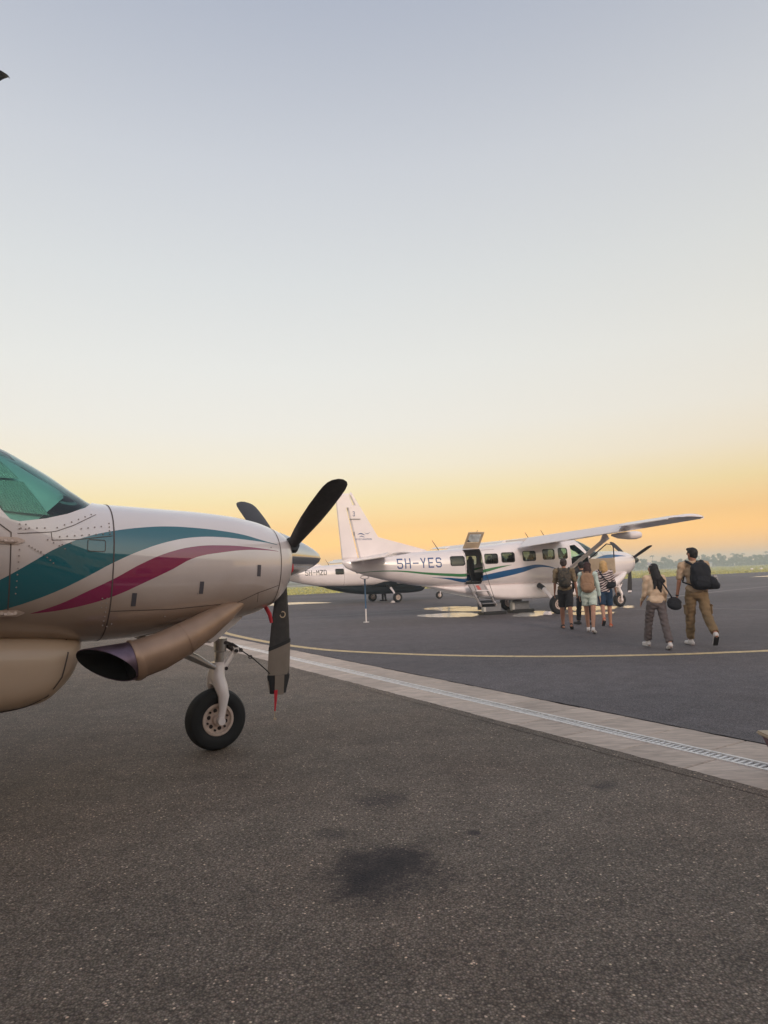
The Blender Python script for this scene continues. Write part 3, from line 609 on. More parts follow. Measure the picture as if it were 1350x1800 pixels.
# ---- aeroplane behind
R3 = plane_matrix(-.5408, 39.479, .4832, 0, .9576, 5.6)
mzd, mzd_f, mzd_fin = airplane('mzd', R3, 'farthest aeroplane 5H-MZD with dark navy belly pod, seen behind the tail of 5H-YES', M['paint_mzd'], M['navy'], M['white'], -1.0, (.24, .30), dict(zp=1.8155, hs=.44, ns=1.106, mz=0))
lettering('5H-YES', 10.63, 1.77, .35, M['letter_blue'], yes)
lettering('5H-MZD', 10.56, 1.80, .31, M['letter_black'], mzd, adv=.222)
hump = MB(); hump.prism([(5.6-a, b) for a, b in [(4.5, 1.0), (4.7, 1.2), (5.0, 1.28), (5.5, 1.28), (6.0, 1.15), (6.5, 1.02)]], -.86, .86); hump.obj('belly_fairing', M['navy'], mzd, bevel=.05)
def details_one():
    # hinges
    for s, z in ((2.93, 1.815), (2.89, 1.295)):
        h = MB()
        for t in frange(-.085, .085, .0425): pass
        side_patch(h, [(s-.10, z-.005), (s-.05, z-.028), (s+.06, z-.028), (s+.14, z-.008), (s+.14, z+.008), (s+.06, z+.022), (s-.05, z+.022), (s-.10, z+.005)], .010)
        for ds in (-.04, .0, .045):
            p = onside(s+ds, z, .014); h.lathe([(0, -.012), (.013, -.012), (.013, .012), (0, .012)], p, n=8)
        p = onside(s, z, .014); h.tube([p+Vector((-.03, 0, -.01)), p+Vector((.03, 0, -.01))], .012, 8)
        h.obj('door_hinge', M['rim'], one, sharp=30)
    for s, z in ((2.03, 1.39), (1.47, 1.49), (.92, 1.65)):
        h = MB(); side_patch(h, [(s-.02, z-.052), (s+.018, z-.052), (s+.018, z+.052), (s-.02, z+.052)], .004); h.obj('latch_plate', mat('latch_grey', (.11, .105, .125), .4, metal=.3), one)
    rv = MB(); random.seed(3)
    L = [(2.86-.052*i, 1.905+.004*i) for i in range(4)]+[(2.62-.05*i, 1.925+.026*i) for i in range(6)]+[(2.60-.052*i, 1.858+.007*i) for i in range(8)]+[(2.87, 1.90+.035*i) for i in range(2)]+[(2.83, 1.90+.035*i) for i in range(2)]
    L += [(2.80+.0*i-.02*i, 1.78-.012*i) for i in range(5)]+[(2.72-.022*i, 1.74-.02*i) for i in range(5)]+[(2.86, 1.75-.045*i) for i in range(8)]+[(2.68-.04*i, 1.83-.02*i) for i in range(4)]+[(2.58, 1.80), (2.52, 1.815), (2.24, 1.93), (2.24, 1.96), (2.24, 1.99), (2.35, 1.95), (2.45, 1.93), (2.40, 1.94), (2.3, 1.96)]
    L += [(2.235, 1.40-.035*i) for i in range(7)]+[(2.27, 1.40-.035*i) for i in range(3)]+[(1.75, 1.25), (1.44, 1.20), (1.5, 1.44), (.78, 1.87), (2.17, 1.20), (2.2, 1.18)]
    for s, z in L:
        p = onside(s, z, .0035); rv.lathe([(0, -.004), (.0054, -.004), (.0054, .0), (.0035, .002), (0, .0025)][::1], p, n=8)
    rv.obj('rivet', mat('rivet_head', (.30, .25, .235), .5), one, kind='stuff')
    # red intake plug and its ribbon
    p = MB(); p.lathe([(0, .05), (.03, .045), (.045, .02), (.045, -.05), (0, -.05)], (5.6-.47, -.20, 1.70), 'x', 16)
    for v in p.V: v.z = 1.70+(v.z-1.70)*1.5
    p.obj('intake_plug', M['red'], one)
    # sun screen behind the windshield
    def pleat(name, A, B, C, n, m):
        V = []; F = []; A, B, C = map(Vector, (A, B, C)); nn = (B-A).cross(C-A).normalized()
        for i in range(n+1):
            o = nn*(.012 if i % 2 else -.012); V += [A+(B-A)*i/n+o, A+(B-A)*i/n+(C-A)+o]
        for i in range(n): F.append((2*i, 2*i+1, 2*i+3, 2*i+2))
        link(name, mesh(V, F), one, m, smooth=False)
    V = []; F = []; n = 24; S = frange(2.50, 3.40, .05)
    for s in S:
        zt, zb, w, e = prof(s); zc = (zt+zb)/2; h = (zt-zb)/2; q = max(0, min(.9999, (max(ipl(WS, s)+.01, 2.33-(s-2.5)*1.3)-zc)/h)); a0 = math.asin(q**(e/2))
        for k in range(n+1): V.append(sec(s, a0+(pi-2*a0)*k/n, off=-.075+.006*sin(k*1.3+s*9)))
    for i in range(len(S)-1):
        for k in range(n): F.append((i*(n+1)+k, i*(n+1)+k+1, (i+1)*(n+1)+k+1, (i+1)*(n+1)+k))
    link('sun_screen', mesh(V, F), one, mat('pale_screen', (.66, .70, .68), .4), smooth=True)
    for A, B, C_, D, n in (((2.985, 2.03), (2.67, 2.02), (2.85, 2.27), (3.10, 2.26), 30), ((3.12, 2.27), (2.88, 2.29), (3.02, 2.44), (3.2, 2.42), 22)):
        V = []; F = []
        for i in range(n+1):
            t = i/n
            for jj in range(4):
                u = jj/3; s = (A[0]*(1-t)+B[0]*t)*(1-u)+(D[0]*(1-t)+C_[0]*t)*u; z = (A[1]*(1-t)+B[1]*t)*(1-u)+(D[1]*(1-t)+C_[1]*t)*u
                V.append(onside(s, z, -.05+(.007 if i % 2 else -.007)))
        for i in range(n):
            for jj in range(3): q_ = i*4+jj; F.append((q_, q_+1, q_+5, q_+4))
        link('sun_screen', mesh(V, F), one, M['silver'], smooth=False)
details_one()
# prop tie line from the nose leg to the blade boot: belongs to the closest aeroplane
tl = MB(); tl.tube([(5.6-1.02, 0, .985), (5.6-.93, 0, .95), (5.6-.86, 0, .90)], .014, 6); tl.tube([(5.6-.86, 0, .90), (5.6-.74, -.01, .82), (5.6-.60, -.02, .70), (5.6-.56, -.02, .66)], .006, 6)
for q in ((.86, .9), (.76, .83), (.95, .955)): tl.lathe([(.012, -.006), (.02, -.006), (.02, .006), (.012, .006), (.012, -.006)], (5.6-q[0], 0, q[1]), n=12)
tl.obj('tie_line', M['bolt'], one)
rb = MB(); rb.tube([(5.6-.50, -.04, .50), (5.6-.50, -.04, .40), (5.6-.505, -.04, .30)], [.020, .014, .007], 8)
for v in rb.V: v.y = -.04+(v.y+.04)*.2
rb.obj('red_streamer', M['red'], one)
rb = MB(); rb.tube([(5.6-.505, -.03, .30), (5.6-.5, -.03, .24)], [.004, .004], 5); rb.lathe([(0, -.012), (.013, -.012), (.013, .012), (0, .012)], (5.6-.498, -.03, .225), n=8); rb.obj('streamer_tag', M['cream'], one)
rb = MB(); rb.tube([(5.6-.66, -.1, 1.32), (5.6-.62, -.12, 1.24), (5.6-.60, -.12, 1.16)], [.02, .022, .016], 8); rb.obj('red_ribbon', M['red'], one)
# ------------------------------------------------------------------ ground
def sheet(name, poly, z, m, cell=0, thick=0, **k):
    if not cell:
        return link(name, mesh([(x, y, z) for x, y in poly], [tuple(range(len(poly)))]), None, m, smooth=False, **k)
def asphalt(name, base, chip, scale, rough=.8, tint2=None, bump=.6, stains=(), bandscale=.25):
    m = mat(name, base, rough, spec=.3); g = NG(m); geo = g.n('ShaderNodeNewGeometry'); P = geo.outputs['Position']
    v = g.n('ShaderNodeTexVoronoi'); v.inputs['Scale'].default_value = scale; g.l(P, v.inputs['Vector']); v.inputs['Randomness'].default_value = 1
    sp = g.n('ShaderNodeSeparateXYZ'); g.l(v.outputs['Color'], sp.inputs[0])
    rp = g.n('ShaderNodeValToRGB'); g.l(sp.outputs[0], rp.inputs[0]); e = rp.color_ramp.elements
    lst = [(0, .55), (.35, .8), (.7, 1.0), (.93, 1.3), (.985, 1.9), (.997, chip)]
    while len(e) < len(lst): e.new(.5)
    for i, (a, c) in enumerate(lst):
        e[i].position = a; w = 1.0 if c < 1.5 else 1.0; e[i].color = (base[0]*c, base[1]*c*(1 if c < 2 else .97), base[2]*c*(1 if c < 2 else .9), 1)
    # shade between the stones put into the colour, then hue drift between single stones
    dk = g.n('ShaderNodeMapRange'); g.l(v.outputs['Distance'], dk.inputs[0]); dk.inputs[1].default_value = .25; dk.inputs[2].default_value = .75; dk.inputs[3].default_value = 1.12; dk.inputs[4].default_value = .42
    x = g.n('ShaderNodeVectorMath', operation='SCALE'); g.l(rp.outputs[0], x.inputs[0]); g.l(dk.outputs[0], x.inputs['Scale'])
    c = g.mix(.12, x.outputs[0], base)
    hs = g.n('ShaderNodeMix', data_type='RGBA', blend_type='MULTIPLY'); g.l(c, hs.inputs[6]); hs.inputs[0].default_value = .22
    hr = g.n('ShaderNodeValToRGB'); he = hr.color_ramp.elements; he.new(.5); he[0].color = (1.15, .88, .82, 1); he[1].color = (.9, 1.12, .95, 1); he[2].color = (.88, .92, 1.2, 1); g.l(sp.outputs[1], hr.inputs[0]); g.l(hr.outputs[0], hs.inputs[7]); c = hs.outputs[2]
    # broad worn patches and streaks
    n1 = g.n('ShaderNodeTexNoise'); n1.inputs['Scale'].default_value = bandscale; n1.inputs['Detail'].default_value = 7; n1.inputs['Roughness'].default_value = .62
    mp = g.n('ShaderNodeMapping'); mp.inputs['Rotation'].default_value = (0, 0, radians(-28)); mp.inputs['Scale'].default_value = (.35, 1.2, 1); g.l(P, mp.inputs[0]); g.l(mp.outputs[0], n1.inputs[0])
    r1 = g.n('ShaderNodeMapRange'); g.l(n1.outputs[0], r1.inputs[0]); r1.inputs[1].default_value = .34; r1.inputs[2].default_value = .66; r1.inputs[3].default_value = .76; r1.inputs[4].default_value = 1.2
    x = g.n('ShaderNodeVectorMath', operation='SCALE'); g.l(c, x.inputs[0]); g.l(r1.outputs[0], x.inputs['Scale']); c = x.outputs[0]
    n2 = g.n('ShaderNodeTexNoise'); n2.inputs['Scale'].default_value = 3.2; n2.inputs['Detail'].default_value = 8; n2.inputs['Roughness'].default_value = .7; g.l(P, n2.inputs[0])
    r2 = g.n('ShaderNodeMapRange'); g.l(n2.outputs[0], r2.inputs[0]); r2.inputs[1].default_value = .3; r2.inputs[2].default_value = .7; r2.inputs[3].default_value = .80; r2.inputs[4].default_value = 1.20
    x = g.n('ShaderNodeVectorMath', operation='SCALE'); g.l(c, x.inputs[0]); g.l(r2.outputs[0], x.inputs['Scale']); c = x.outputs[0]
    if tint2:
        n3 = g.n('ShaderNodeTexNoise'); n3.inputs['Scale'].default_value = .55; n3.inputs['Detail'].default_value = 3; g.l(P, n3.inputs[0])
        r3 = g.n('ShaderNodeMapRange'); g.l(n3.outputs[0], r3.inputs[0]); r3.inputs[1].default_value = .42; r3.inputs[2].default_value = .62
        c = g.mix(g.math('MULTIPLY', r3.outputs[0], .55), c, g.mix(1., c, tint2, 'MULTIPLY'))
    for (sx, sy, sr, st) in stains:       # oil stains
        d = g.n('ShaderNodeVectorMath', operation='DISTANCE'); g.l(P, d.inputs[0]); d.inputs[1].default_value = (sx, sy, 0)
        w = g.math('ADD', d.outputs['Value'], g.math('MULTIPLY', g.math('SUBTRACT', n2.outputs[0], .5), sr*2.2))
        r = g.n('ShaderNodeMapRange', interpolation_type='SMOOTHSTEP'); g.l(w, r.inputs[0]); r.inputs[1].default_value = sr*.1; r.inputs[2].default_value = sr*1.35; r.inputs[3].default_value = st; r.inputs[4].default_value = 0
        c = g.mix(r.outputs[0], c, (.022, .020, .026))
    g.l(c, g.b.inputs['Base Color'])
    b = g.n('ShaderNodeBump'); b.inputs['Strength'].default_value = bump; b.inputs['Distance'].default_value = .006; g.l(v.outputs['Distance'], b.inputs['Height']); b.invert = True
    b2 = g.n('ShaderNodeBump'); b2.inputs['Strength'].default_value = .35; b2.inputs['Distance'].default_value = .01; g.l(n2.outputs[0], b2.inputs['Height']); g.l(b.outputs[0], b2.inputs['Normal']); g.l(b2.outputs[0], g.b.inputs['Normal'])
    return m
M['asphalt_near'] = asphalt('coarse_asphalt', (.255, .203, .165), 3.8, 105, tint2=(1.0, .93, .90), stains=((-.08, 3.46, .33, .80), (.04, 3.62, .16, .5), (-.16, 3.32, .18, .5), (-.09, 4.53, .20, .5), (1.44, 4.62, .13, .55), (.45, 3.90, .045, .8), (-.38, 3.95, .12, .35)))
M['asphalt_far'] = asphalt('smoother_asphalt', (.190, .165, .172), 1.9, 110, tint2=(.94, .98, 1.0), bump=.35, bandscale=.12)
dN = Vector((.863, .505)); dT = Vector((-.505, .863))
def sp_(off, t): v = dN*off+dT*t; return (v.x, v.y)
gA = Vector((-9, 69)); gD = Vector((.882, .472))
sheet('ground', [(1250*cos(2*pi*i/96), 1250*sin(2*pi*i/96)) for i in range(96)], -.06, mat('dry_earth', (.11, .10, .06), .95, var=.3, vscale=.05), kind='structure')
L_ = gA-gD*330; R_ = gA+gD*420
sheet('apron', [sp_(4.28, -45), sp_(4.28, 65.2), (L_.x, L_.y), (-330, -60)], 0, M['asphalt_near'], kind='structure')
sheet('apron', [sp_(5.395, -45), (420, -60), (R_.x, R_.y), sp_(5.395, 64.8)], .0, M['asphalt_far'], kind='structure')
def ragged_edge(o0, o1, m, sgn):
    rj = random.Random(8); V = []; F = []; t = -8; i = 0; w = .0
    while t < 62:
        w = .75*w+.25*rj.uniform(-.012, .040); k = sp_(o0+sgn*(w+rj.uniform(-.004, .006)), t); q = sp_(o1, t); V += [(k[0], k[1], .0095), (q[0], q[1], .003)]
        if i: F.append((2*i-2, 2*i-1, 2*i+1, 2*i))
        i += 1; t += .045 if t < 15 else .12
    link('apron_edge', mesh(V, F), None, m, smooth=False, kind='structure')
ragged_edge(4.28, 4.19, M['asphalt_near'], 1); ragged_edge(5.395, 5.48, M['asphalt_far'], -1)
# grass verge: a sheet broken by noise, with tufts
gm = mat('dry_grass', (.40, .38, .13), .9, var=.35, vscale=.4, bump=.5, bscale=3)
m2 = Vector((-.703, .711))
hA = Vector((-21, 160)); hD = Vector((.711, .703))
sheet('grass_verge', [(L_.x, L_.y), (R_.x, R_.y), tuple(hA+hD*560), tuple(hA-hD*40), tuple(hA-hD*40+Vector((-300, 60)))], -.02, gm, kind='structure')
def tufts():
    V = []; F = []; rnd = random.Random(5)
    for i in range(15000):
        t = rnd.uniform(-55, 120) if i % 3 else rnd.uniform(0, 420); q = rnd.random()**1.5*(45+max(0, t)*.5)+.15
        p = gA+gD*t+Vector((-.472, .882))*q; h = rnd.uniform(.04, .13)*(1+q*.008); w = rnd.uniform(.05, .18)*(1+q*.01); a = rnd.uniform(0, pi)
        dx, dy = cos(a)*w, sin(a)*w; n = len(V)
        V += [(p.x-dx, p.y-dy, -.03), (p.x+dx, p.y+dy, -.03), (p.x+dx*.5, p.y+dy*.5, h), (p.x, p.y, h*1.25), (p.x-dx*.6, p.y-dy*.6, h*.8)]; F.append((n, n+1, n+2, n+3, n+4))
    link('grass', mesh(V, F), None, gm, smooth=False, kind='stuff', label='dry green and straw grass growing along the apron edge', category='x') if 0 else tag(link('grass', mesh(V, F), None, gm, smooth=False), kind='stuff')
tufts()
rA = hA+m2*2
sheet('runway', [tuple(rA-hD*60), tuple(rA+hD*600), tuple(rA+hD*600+m2*40), tuple(rA-hD*60+m2*40)], .0, mat('pale_runway', (.34, .31, .28), .8, var=.08, vscale=.1), kind='structure')
# ---- drain strip of stamped slabs with a steel grate
M['slab'] = None
def slabmat(name, k):
    m = mat(name, ((.58*k), (.47*k), (.395*k)), .75); g = NG(m); tc = g.n('ShaderNodeTexCoord'); geo = g.n('ShaderNodeNewGeometry')
    mp = g.n('ShaderNodeMapping'); mp.inputs['Rotation'].default_value = (0, 0, radians(31)); mp.inputs['Scale'].default_value = (1.5, 7, 1); g.l(geo.outputs['Position'], mp.inputs[0])
    n = g.n('ShaderNodeTexNoise'); n.inputs['Scale'].default_value = 2.6; n.inputs['Detail'].default_value = 8; n.inputs['Distortion'].default_value = 1.2; g.l(mp.outputs[0], n.inputs[0])
    r = g.n('ShaderNodeMapRange'); g.l(n.outputs[0], r.inputs[0]); r.inputs[1].default_value = .35; r.inputs[2].default_value = .65; r.inputs[3].default_value = .80; r.inputs[4].default_value = 1.12
    n2 = g.n('ShaderNodeTexNoise'); n2.inputs['Scale'].default_value = .9; n2.inputs['Detail'].default_value = 5; g.l(geo.outputs['Position'], n2.inputs[0])
    r2 = g.n('ShaderNodeMapRange'); g.l(n2.outputs[0], r2.inputs[0]); r2.inputs[1].default_value = .3; r2.inputs[2].default_value = .7; r2.inputs[3].default_value = .85; r2.inputs[4].default_value = 1.1
    x = g.n('ShaderNodeVectorMath', operation='SCALE'); x.inputs[0].default_value = ((.58*k), (.47*k), (.395*k)); g.l(g.math('MULTIPLY', r.outputs[0], r2.outputs[0]), x.inputs['Scale']); g.l(x.outputs[0], g.b.inputs['Base Color'])
    b = g.n('ShaderNodeBump'); b.inputs['Strength'].default_value = .55; b.inputs['Distance'].default_value = .02; g.l(n.outputs[0], b.inputs['Height']); g.l(b.outputs[0], g.b.inputs['Normal'])
    return m
SL = [slabmat('stamped_concrete', k) for k in (1.0, .93, 1.06)]
strip = empty('drain_strip', (dN.x*4.8, dN.y*4.8, 0), atan2(dT.y, dT.x), kind='structure')   # local x runs along the strip, local y = towards -dN
def strip_parts():
    rnd = random.Random(11)
    b = MB(); b.box((20, 0, -.055), (90, 1.14, .03)); b.obj('bed', mat('mortar_bed', (.16, .14, .13), .9), strip)
    meshes = []
    def slab_mesh(w, l, sd_):
        r = random.Random(sd_); nx = 5; V = []; F = []
        # uneven hand-cut outer edge, worn corners
        top = []
        for i in range(nx+1): top.append((-l/2+l*i/nx, -w/2+r.uniform(-.004, .012), 0.006+r.uniform(-.001, .001)))
        for i in range(nx+1): top.append((l/2-l*i/nx, w/2-r.uniform(-.004, .012), 0.006+r.uniform(-.001, .001)))
        n = len(top); V = [(x, y, -.04) for x, y, z in top]+[(x, y, z-.006) for x, y, z in top]+[(x*.975, y*.97, z) for x, y, z in top]
        for a in (0, n):
            for i in range(n): F.append((a+i, a+(i+1) % n, a+n+(i+1) % n, a+n+i))
        F.append(tuple(range(2*n, 3*n)))
        return mesh(V, F, 'slab')
    for row, (yc, w) in enumerate(((.29, .42-.005), (-.315, .52))):
        vs = [slab_mesh(w, .60, 20+row*10+i) for i in range(6)]
        for v in vs: v.materials.append(rnd.choice(SL))
        x = -5.0
        while x < 62:
            o = bpy.data.objects.new('slab', rnd.choice(vs)); COL.objects.link(o); o.parent = strip; o.location = (x+(.17 if row else 0), yc, rnd.uniform(-.002, .002)); o.rotation_euler = (rnd.uniform(-.002, .002), rnd.uniform(-.002, .002), rnd.uniform(-.006, .006)+(pi if rnd.random() < .5 else 0)); o.scale = (1, 1, 1)
            x += .607
    # grate sections
    g = MB(); L = .50; Wg = .145
    for y in (-Wg/2, Wg/2): g.box((0, y, -.002), (L-.008, .024, .026))
    n = 10
    for i in range(n+1):
        x = -L/2+L*i/n+.0
        g.box((max(-L/2+.006, min(L/2-.006, x)), 0, -.006), (.020 if 0 < i < n else .012, Wg-.024, .016), None)
    g.box((0, 0, -.008), (L-.006, .006, .014))
    gm_ = mesh(g.V, g.F, 'grate'); ms = mat('galvanised_grate', (.80, .78, .77), .45, metal=.25, var=.15, vscale=14); gm_.materials.append(ms)
    x = -5
    while x < 62:
        o = bpy.data.objects.new('grate', gm_); COL.objects.link(o); o.parent = strip; o.location = (x, .012, 0); x += L
    c = MB(); c.box((28, .012, -.036), (68, .18, .006)); c.obj('channel', mat('drain_dark', (.02, .02, .02), .9), strip)
strip_parts()
# ---- painted markings
def line(name, pts, w, z, m, **k):
    P = []
    n = len(pts)
    for i in range(n-1):
        p0, p1, p2, p3 = [Vector(pts[max(0, min(n-1, j))]) for j in (i-1, i, i+1, i+2)]
        st = 8
        for q in range(st):
            t = q/st; P.append(.5*((2*p1)+(-p0+p2)*t+(2*p0-5*p1+4*p2-p3)*t*t+(-p0+3*p1-3*p2+p3)*t**3))
    P.append(Vector(pts[-1])); V = []; F = []
    for i, p in enumerate(P):
        d = (P[min(i+1, len(P)-1)]-P[max(i-1, 0)]).normalized(); nn = Vector((-d.y, d.x))*w/2
        V += [(p.x+nn.x, p.y+nn.y, z), (p.x-nn.x, p.y-nn.y, z)]
    for i in range(len(P)-1): F.append((2*i, 2*i+1, 2*i+3, 2*i+2))
    return link(name, mesh(V, F), None, m, smooth=False, kind='structure', **k)
def roadpaint(name, c, wear=.5, rough=.6, scale=9):
    m = mat(name, c, rough); g = NG(m); geo = g.n('ShaderNodeNewGeometry'); n = g.n('ShaderNodeTexNoise'); n.inputs['Scale'].default_value = scale; n.inputs['Detail'].default_value = 8; n.inputs['Roughness'].default_value = .7; g.l(geo.outputs['Position'], n.inputs[0])
    r = g.n('ShaderNodeMapRange'); g.l(n.outputs[0], r.inputs[0]); r.inputs[1].default_value = .42; r.inputs[2].default_value = .66; r.inputs[3].default_value = 0; r.inputs[4].default_value = wear
    g.l(g.mix(r.outputs[0], c, (.12, .105, .10)), g.b.inputs['Base Color']); return m
yel = [(-7.2, 25.5), (-6.2, 22.9), (-5.36, 20.96), (-4.72, 19.42), (-3.4, 16.97), (-2.43, 15.41), (-1.65, 14.34), (-.98, 13.62), (.17, 12.75), (1.2, 12.14), (2.15, 11.71), (3.07, 11.42), (3.99, 11.25), (4.91, 11.15), (5.67, 11.15), (6.35, 11.17), (8.5, 11.4), (12, 12.2)]
line('yellow_taxi_line', yel, .20, .004, roadpaint('yellow_line_paint', (.74, .54, .27), .5))
fp = roadpaint('faint_line_paint', (.21, .185, .18), .9)
line('faint_line', [(-9, 25.4), (-6.26, 25.78), (-3.86, 26.09), (-.97, 26.91), (1.54, 28.22), (5.2, 30.4)], .16, .004, fp)
line('faint_line', [(7.6, 24.1), (9, 23.37), (10.74, 22.4), (11.9, 20.73), (13.4, 18)], .14, .004, fp)
line('faint_line', [(12.5, 30.5), (16.26, 34.38), (19.71, 37.52), (23.56, 40.82), (30, 46)], .35, .004, fp)
WH = roadpaint('white_stand_paint', (.86, .84, .80), .75, .16, 1.3); YL = roadpaint('cream_stand_paint', (.84, .72, .48), .75, .16, 1.3)
def blob(pts, m, z=.004):
    P = []; n = len(pts); rj = random.Random(int(pts[0][1]*10))
    for i in range(n):
        p0, p1, p2, p3 = [Vector(pts[j % n]) for j in (i-1, i, i+1, i+2)]
        for q in range(6):
            t = q/6; P.append(.5*((2*p1)+(-p0+p2)*t+(2*p0-5*p1+4*p2-p3)*t*t+(-p0+3*p1-3*p2+p3)*t**3))
    P = [p+Vector((rj.uniform(-.11, .11), rj.uniform(-.11, .11))) for p in P]
    link('stand_marking', mesh([(p.x, p.y, z) for p in P], [tuple(range(len(P)))]), None, m, smooth=False, kind='structure')
blob([(1.55, 29.74), (2.32, 30.49), (3.13, 30.68), (3.89, 29.45), (4.21, 27.13), (3.78, 26.09), (2.71, 26.65), (2.0, 27.87)], YL)
blob([(1.0, 24.65), (1.7, 25.3), (2.61, 25.66), (3.32, 24.76), (3.1, 23.11), (2.32, 22.94), (1.57, 23.42)], WH)
blob([(4.23, 22.38), (4.99, 24.37), (5.78, 24.59), (5.88, 23.35), (5.33, 22.31), (4.56, 21.85)], WH)
blob([(6.7, 24.32), (7.32, 26.56), (8.2, 26.58), (8.94, 25.69), (8.33, 24.32), (7.24, 23.51)], YL)
blob([(6.33, 23.02), (7.09, 23.04), (7.75, 22.38), (6.99, 21.53), (6.14, 21.78)], YL)
blob([(8.9, 25.23), (9.42, 26.03), (9.42, 25.27), (9.0, 24.45), (8.75, 24.43)], WH)
blob([(-8.2, 43.5), (-6.81, 44.9), (-5.41, 44.5), (-3.56, 41.69), (-5.02, 41.3), (-8, 40.6)], WH)
link('stand_marking', mesh([(x, y, .004) for x, y in [(38.84, 70.71), (45.5, 77), (41, 67.5)]], [(0, 1, 2)]), None, WH, smooth=False, kind='structure')
# ------------------------------------------------------------------ doors, stair of 5H-YES
def yes_doors():
    # upper half door swung up above the opening
    A, B = Vector((0, -.52, 2.405)), Vector((0, -1.02, 2.94)); up = (B-A).normalized(); nn = Vector((0, up.z, -up.y))
    def pt(s, u, o=0): return Vector((5.6-s, 0, 0))+A+up*u+nn*o
    L = (B-A).length; V = []; F = []
    outer = [(8.15, 0), (8.15, L), (7.53, L), (7.53, 0)]; inner = [(8.08, .27), (8.08, L-.08), (7.60, L-.08), (7.60, .27)]
    for o in (0, .03):
        V += [pt(a, b, o) for a, b in outer]+[pt(a, b, o) for a, b in inner]
    for q in (0, 8):
        for i in range(4): F.append((q+i, q+(i+1) % 4, q+4+(i+1) % 4, q+4+i))
    for i in range(4): F += [(i, (i+1) % 4, 8+(i+1) % 4, 8+i), (4+i, 4+(i+1) % 4, 12+(i+1) % 4, 12+i)]
    d = link('upper_door', mesh(V, F), yes, M['cream'], smooth=False)
    link('pane', mesh([pt(a, b, .015) for a, b in inner], [(0, 1, 2, 3)]), d, M['glass_clear'], smooth=False)
    h = MB(); h.tube([pt(7.84, L), pt(7.84, L+.10)], .008, 6); h.tube([pt(8.13, .1, .03), pt(8.13, L-.02, .03)], .012, 6); h.tube([pt(7.55, .1, .03), pt(7.55, L-.02, .03)], .012, 6); h.obj('latch_rod', M['dark'], d)
    # stair
    A, B = Vector((0, -.80, 1.12)), Vector((0, -1.60, .42)); al = (B-A).normalized(); n2 = Vector((0, al.z, -al.y))
    def q_(s, u, o=0): return Vector((5.6-s, 0, 0))+A+al*u+n2*o
    L = (B-A).length; st = MB(); R = Matrix(((1, 0, 0), (0, al.y, n2.y), (0, al.z, n2.z)))
    for s in (8.13, 7.55): st.box(q_(s, L/2, 0), (.05, L, .07), R)
    st.box(q_(7.84, .17, .0), (.54, .34, .03), R)
    a = st.obj('airstair', mat('airstair_grey', (.42, .38, .37), .5), yes)
    for u, z in ((.34, 0), (.66, 0), (.98, 0)):
        t = MB(); t.box(q_(7.84, u, .0)+Vector((0, -.06, .02)), (.56, .20, .03)); t.obj('step', mat('step_tread', (.16, .16, .17), .5) if u > .4 else M['white'], a)
    t = MB(); t.box(q_(7.84, .95, -.02), (.5, .30, .012), R); t.obj('kick_panel', M['dark'], a)
    t = MB(); t.box(q_(7.84, .17, .022), (.12, .22, .006), R); t.obj('notice', mat('red_notice', (.55, .12, .10), .6), a)
    for s in (8.15, 7.52):
        t = MB(); t.tube([Vector((5.6-s, -.56, 2.36)), Vector((5.6-s-.0, -.95, 1.5)), q_(s-.02 if s > 8 else s+.02, L*.86, .06)], .009, 6); t.obj('hand_cable', M['dark'], a)
    # crew door swung forward
    A = Vector((5.6-3.0, -.79, 0)); B = Vector((5.6-2.52, -1.62, 0)); D = (B-A); N = Vector((D.y, -D.x, 0)).normalized()*.035
    out = [(0, 1.30), (0, 1.92), (.72, 2.44), (.95, 2.40), (1.0, 2.30), (1.0, 1.36), (.9, 1.28)]; win = [(.08, 1.93), (.70, 2.38), (.90, 2.36), (.93, 2.28), (.93, 1.92)]
    f = lambda u, z, o=0: A+D*u+Vector((0, 0, z))+N*o
    lo = [(0, 1.30), (0, 1.90), (1.0, 1.90), (1.0, 1.36), (.9, 1.28)]
    V = [f(u, z) for u, z in lo]+[f(u, z, 1) for u, z in lo]; n = len(lo); F = [tuple(range(n)), tuple(range(n, 2*n))]+[(i, (i+1) % n, n+(i+1) % n, n+i) for i in range(n)]
    d = link('crew_door', mesh(V, F), yes, M['cream'], smooth=False)
    fr = MB(); fr.tube([f(.0, 1.9, .5), f(.72, 2.42, .5), f(.95, 2.38, .5), f(.98, 2.28, .5), f(.98, 1.9, .5)], .022, 6); fr.obj('window_frame', M['dark'], d)
    link('pane', mesh([f(u, z, .5) for u, z in win], [tuple(range(len(win)))]), d, M['glass_clear'], smooth=False)
    t = MB(); t.tube([f(.28, 1.82, -.3), f(.36, 1.64, -.9), f(.40, 1.60, -.3)], .014, 6); t.box(f(.6, 1.6, -.2), (.3, .04, .06)); t.obj('door_pull', M['dark'], d)
    # white jamb of the crew opening
    j = MB()
    for P in ([(3.86, 1.3), (3.86, 2.44)], [(3.0, 1.3), (3.0, 1.98), (3.56, 2.46)]): side_strip(j, P, .05, .012)
    j.obj('door_jamb', M['white'], yes)
    # fin printing: emblem and badge
    yf = -.078
    def finpatch(poly, nm='fin_emblem'):
        V, F = flat_patch(poly, .5); V = [Vector((5.6-v.x, yf, v.z)) for v in V]; return link(nm, mesh(V, F), yes_fin, M['letter_blue'], smooth=False)
    def arc(s0, s1, z, h, t, n=10):
        up = [(s0+(s1-s0)*i/n, z+h*sin(pi*min(1, i/n*1.15))) for i in range(n+1)]; return up+[(a, b-t*sin(pi*i/n)) for i, (a, b) in reversed(list(enumerate(up)))][1:-1]
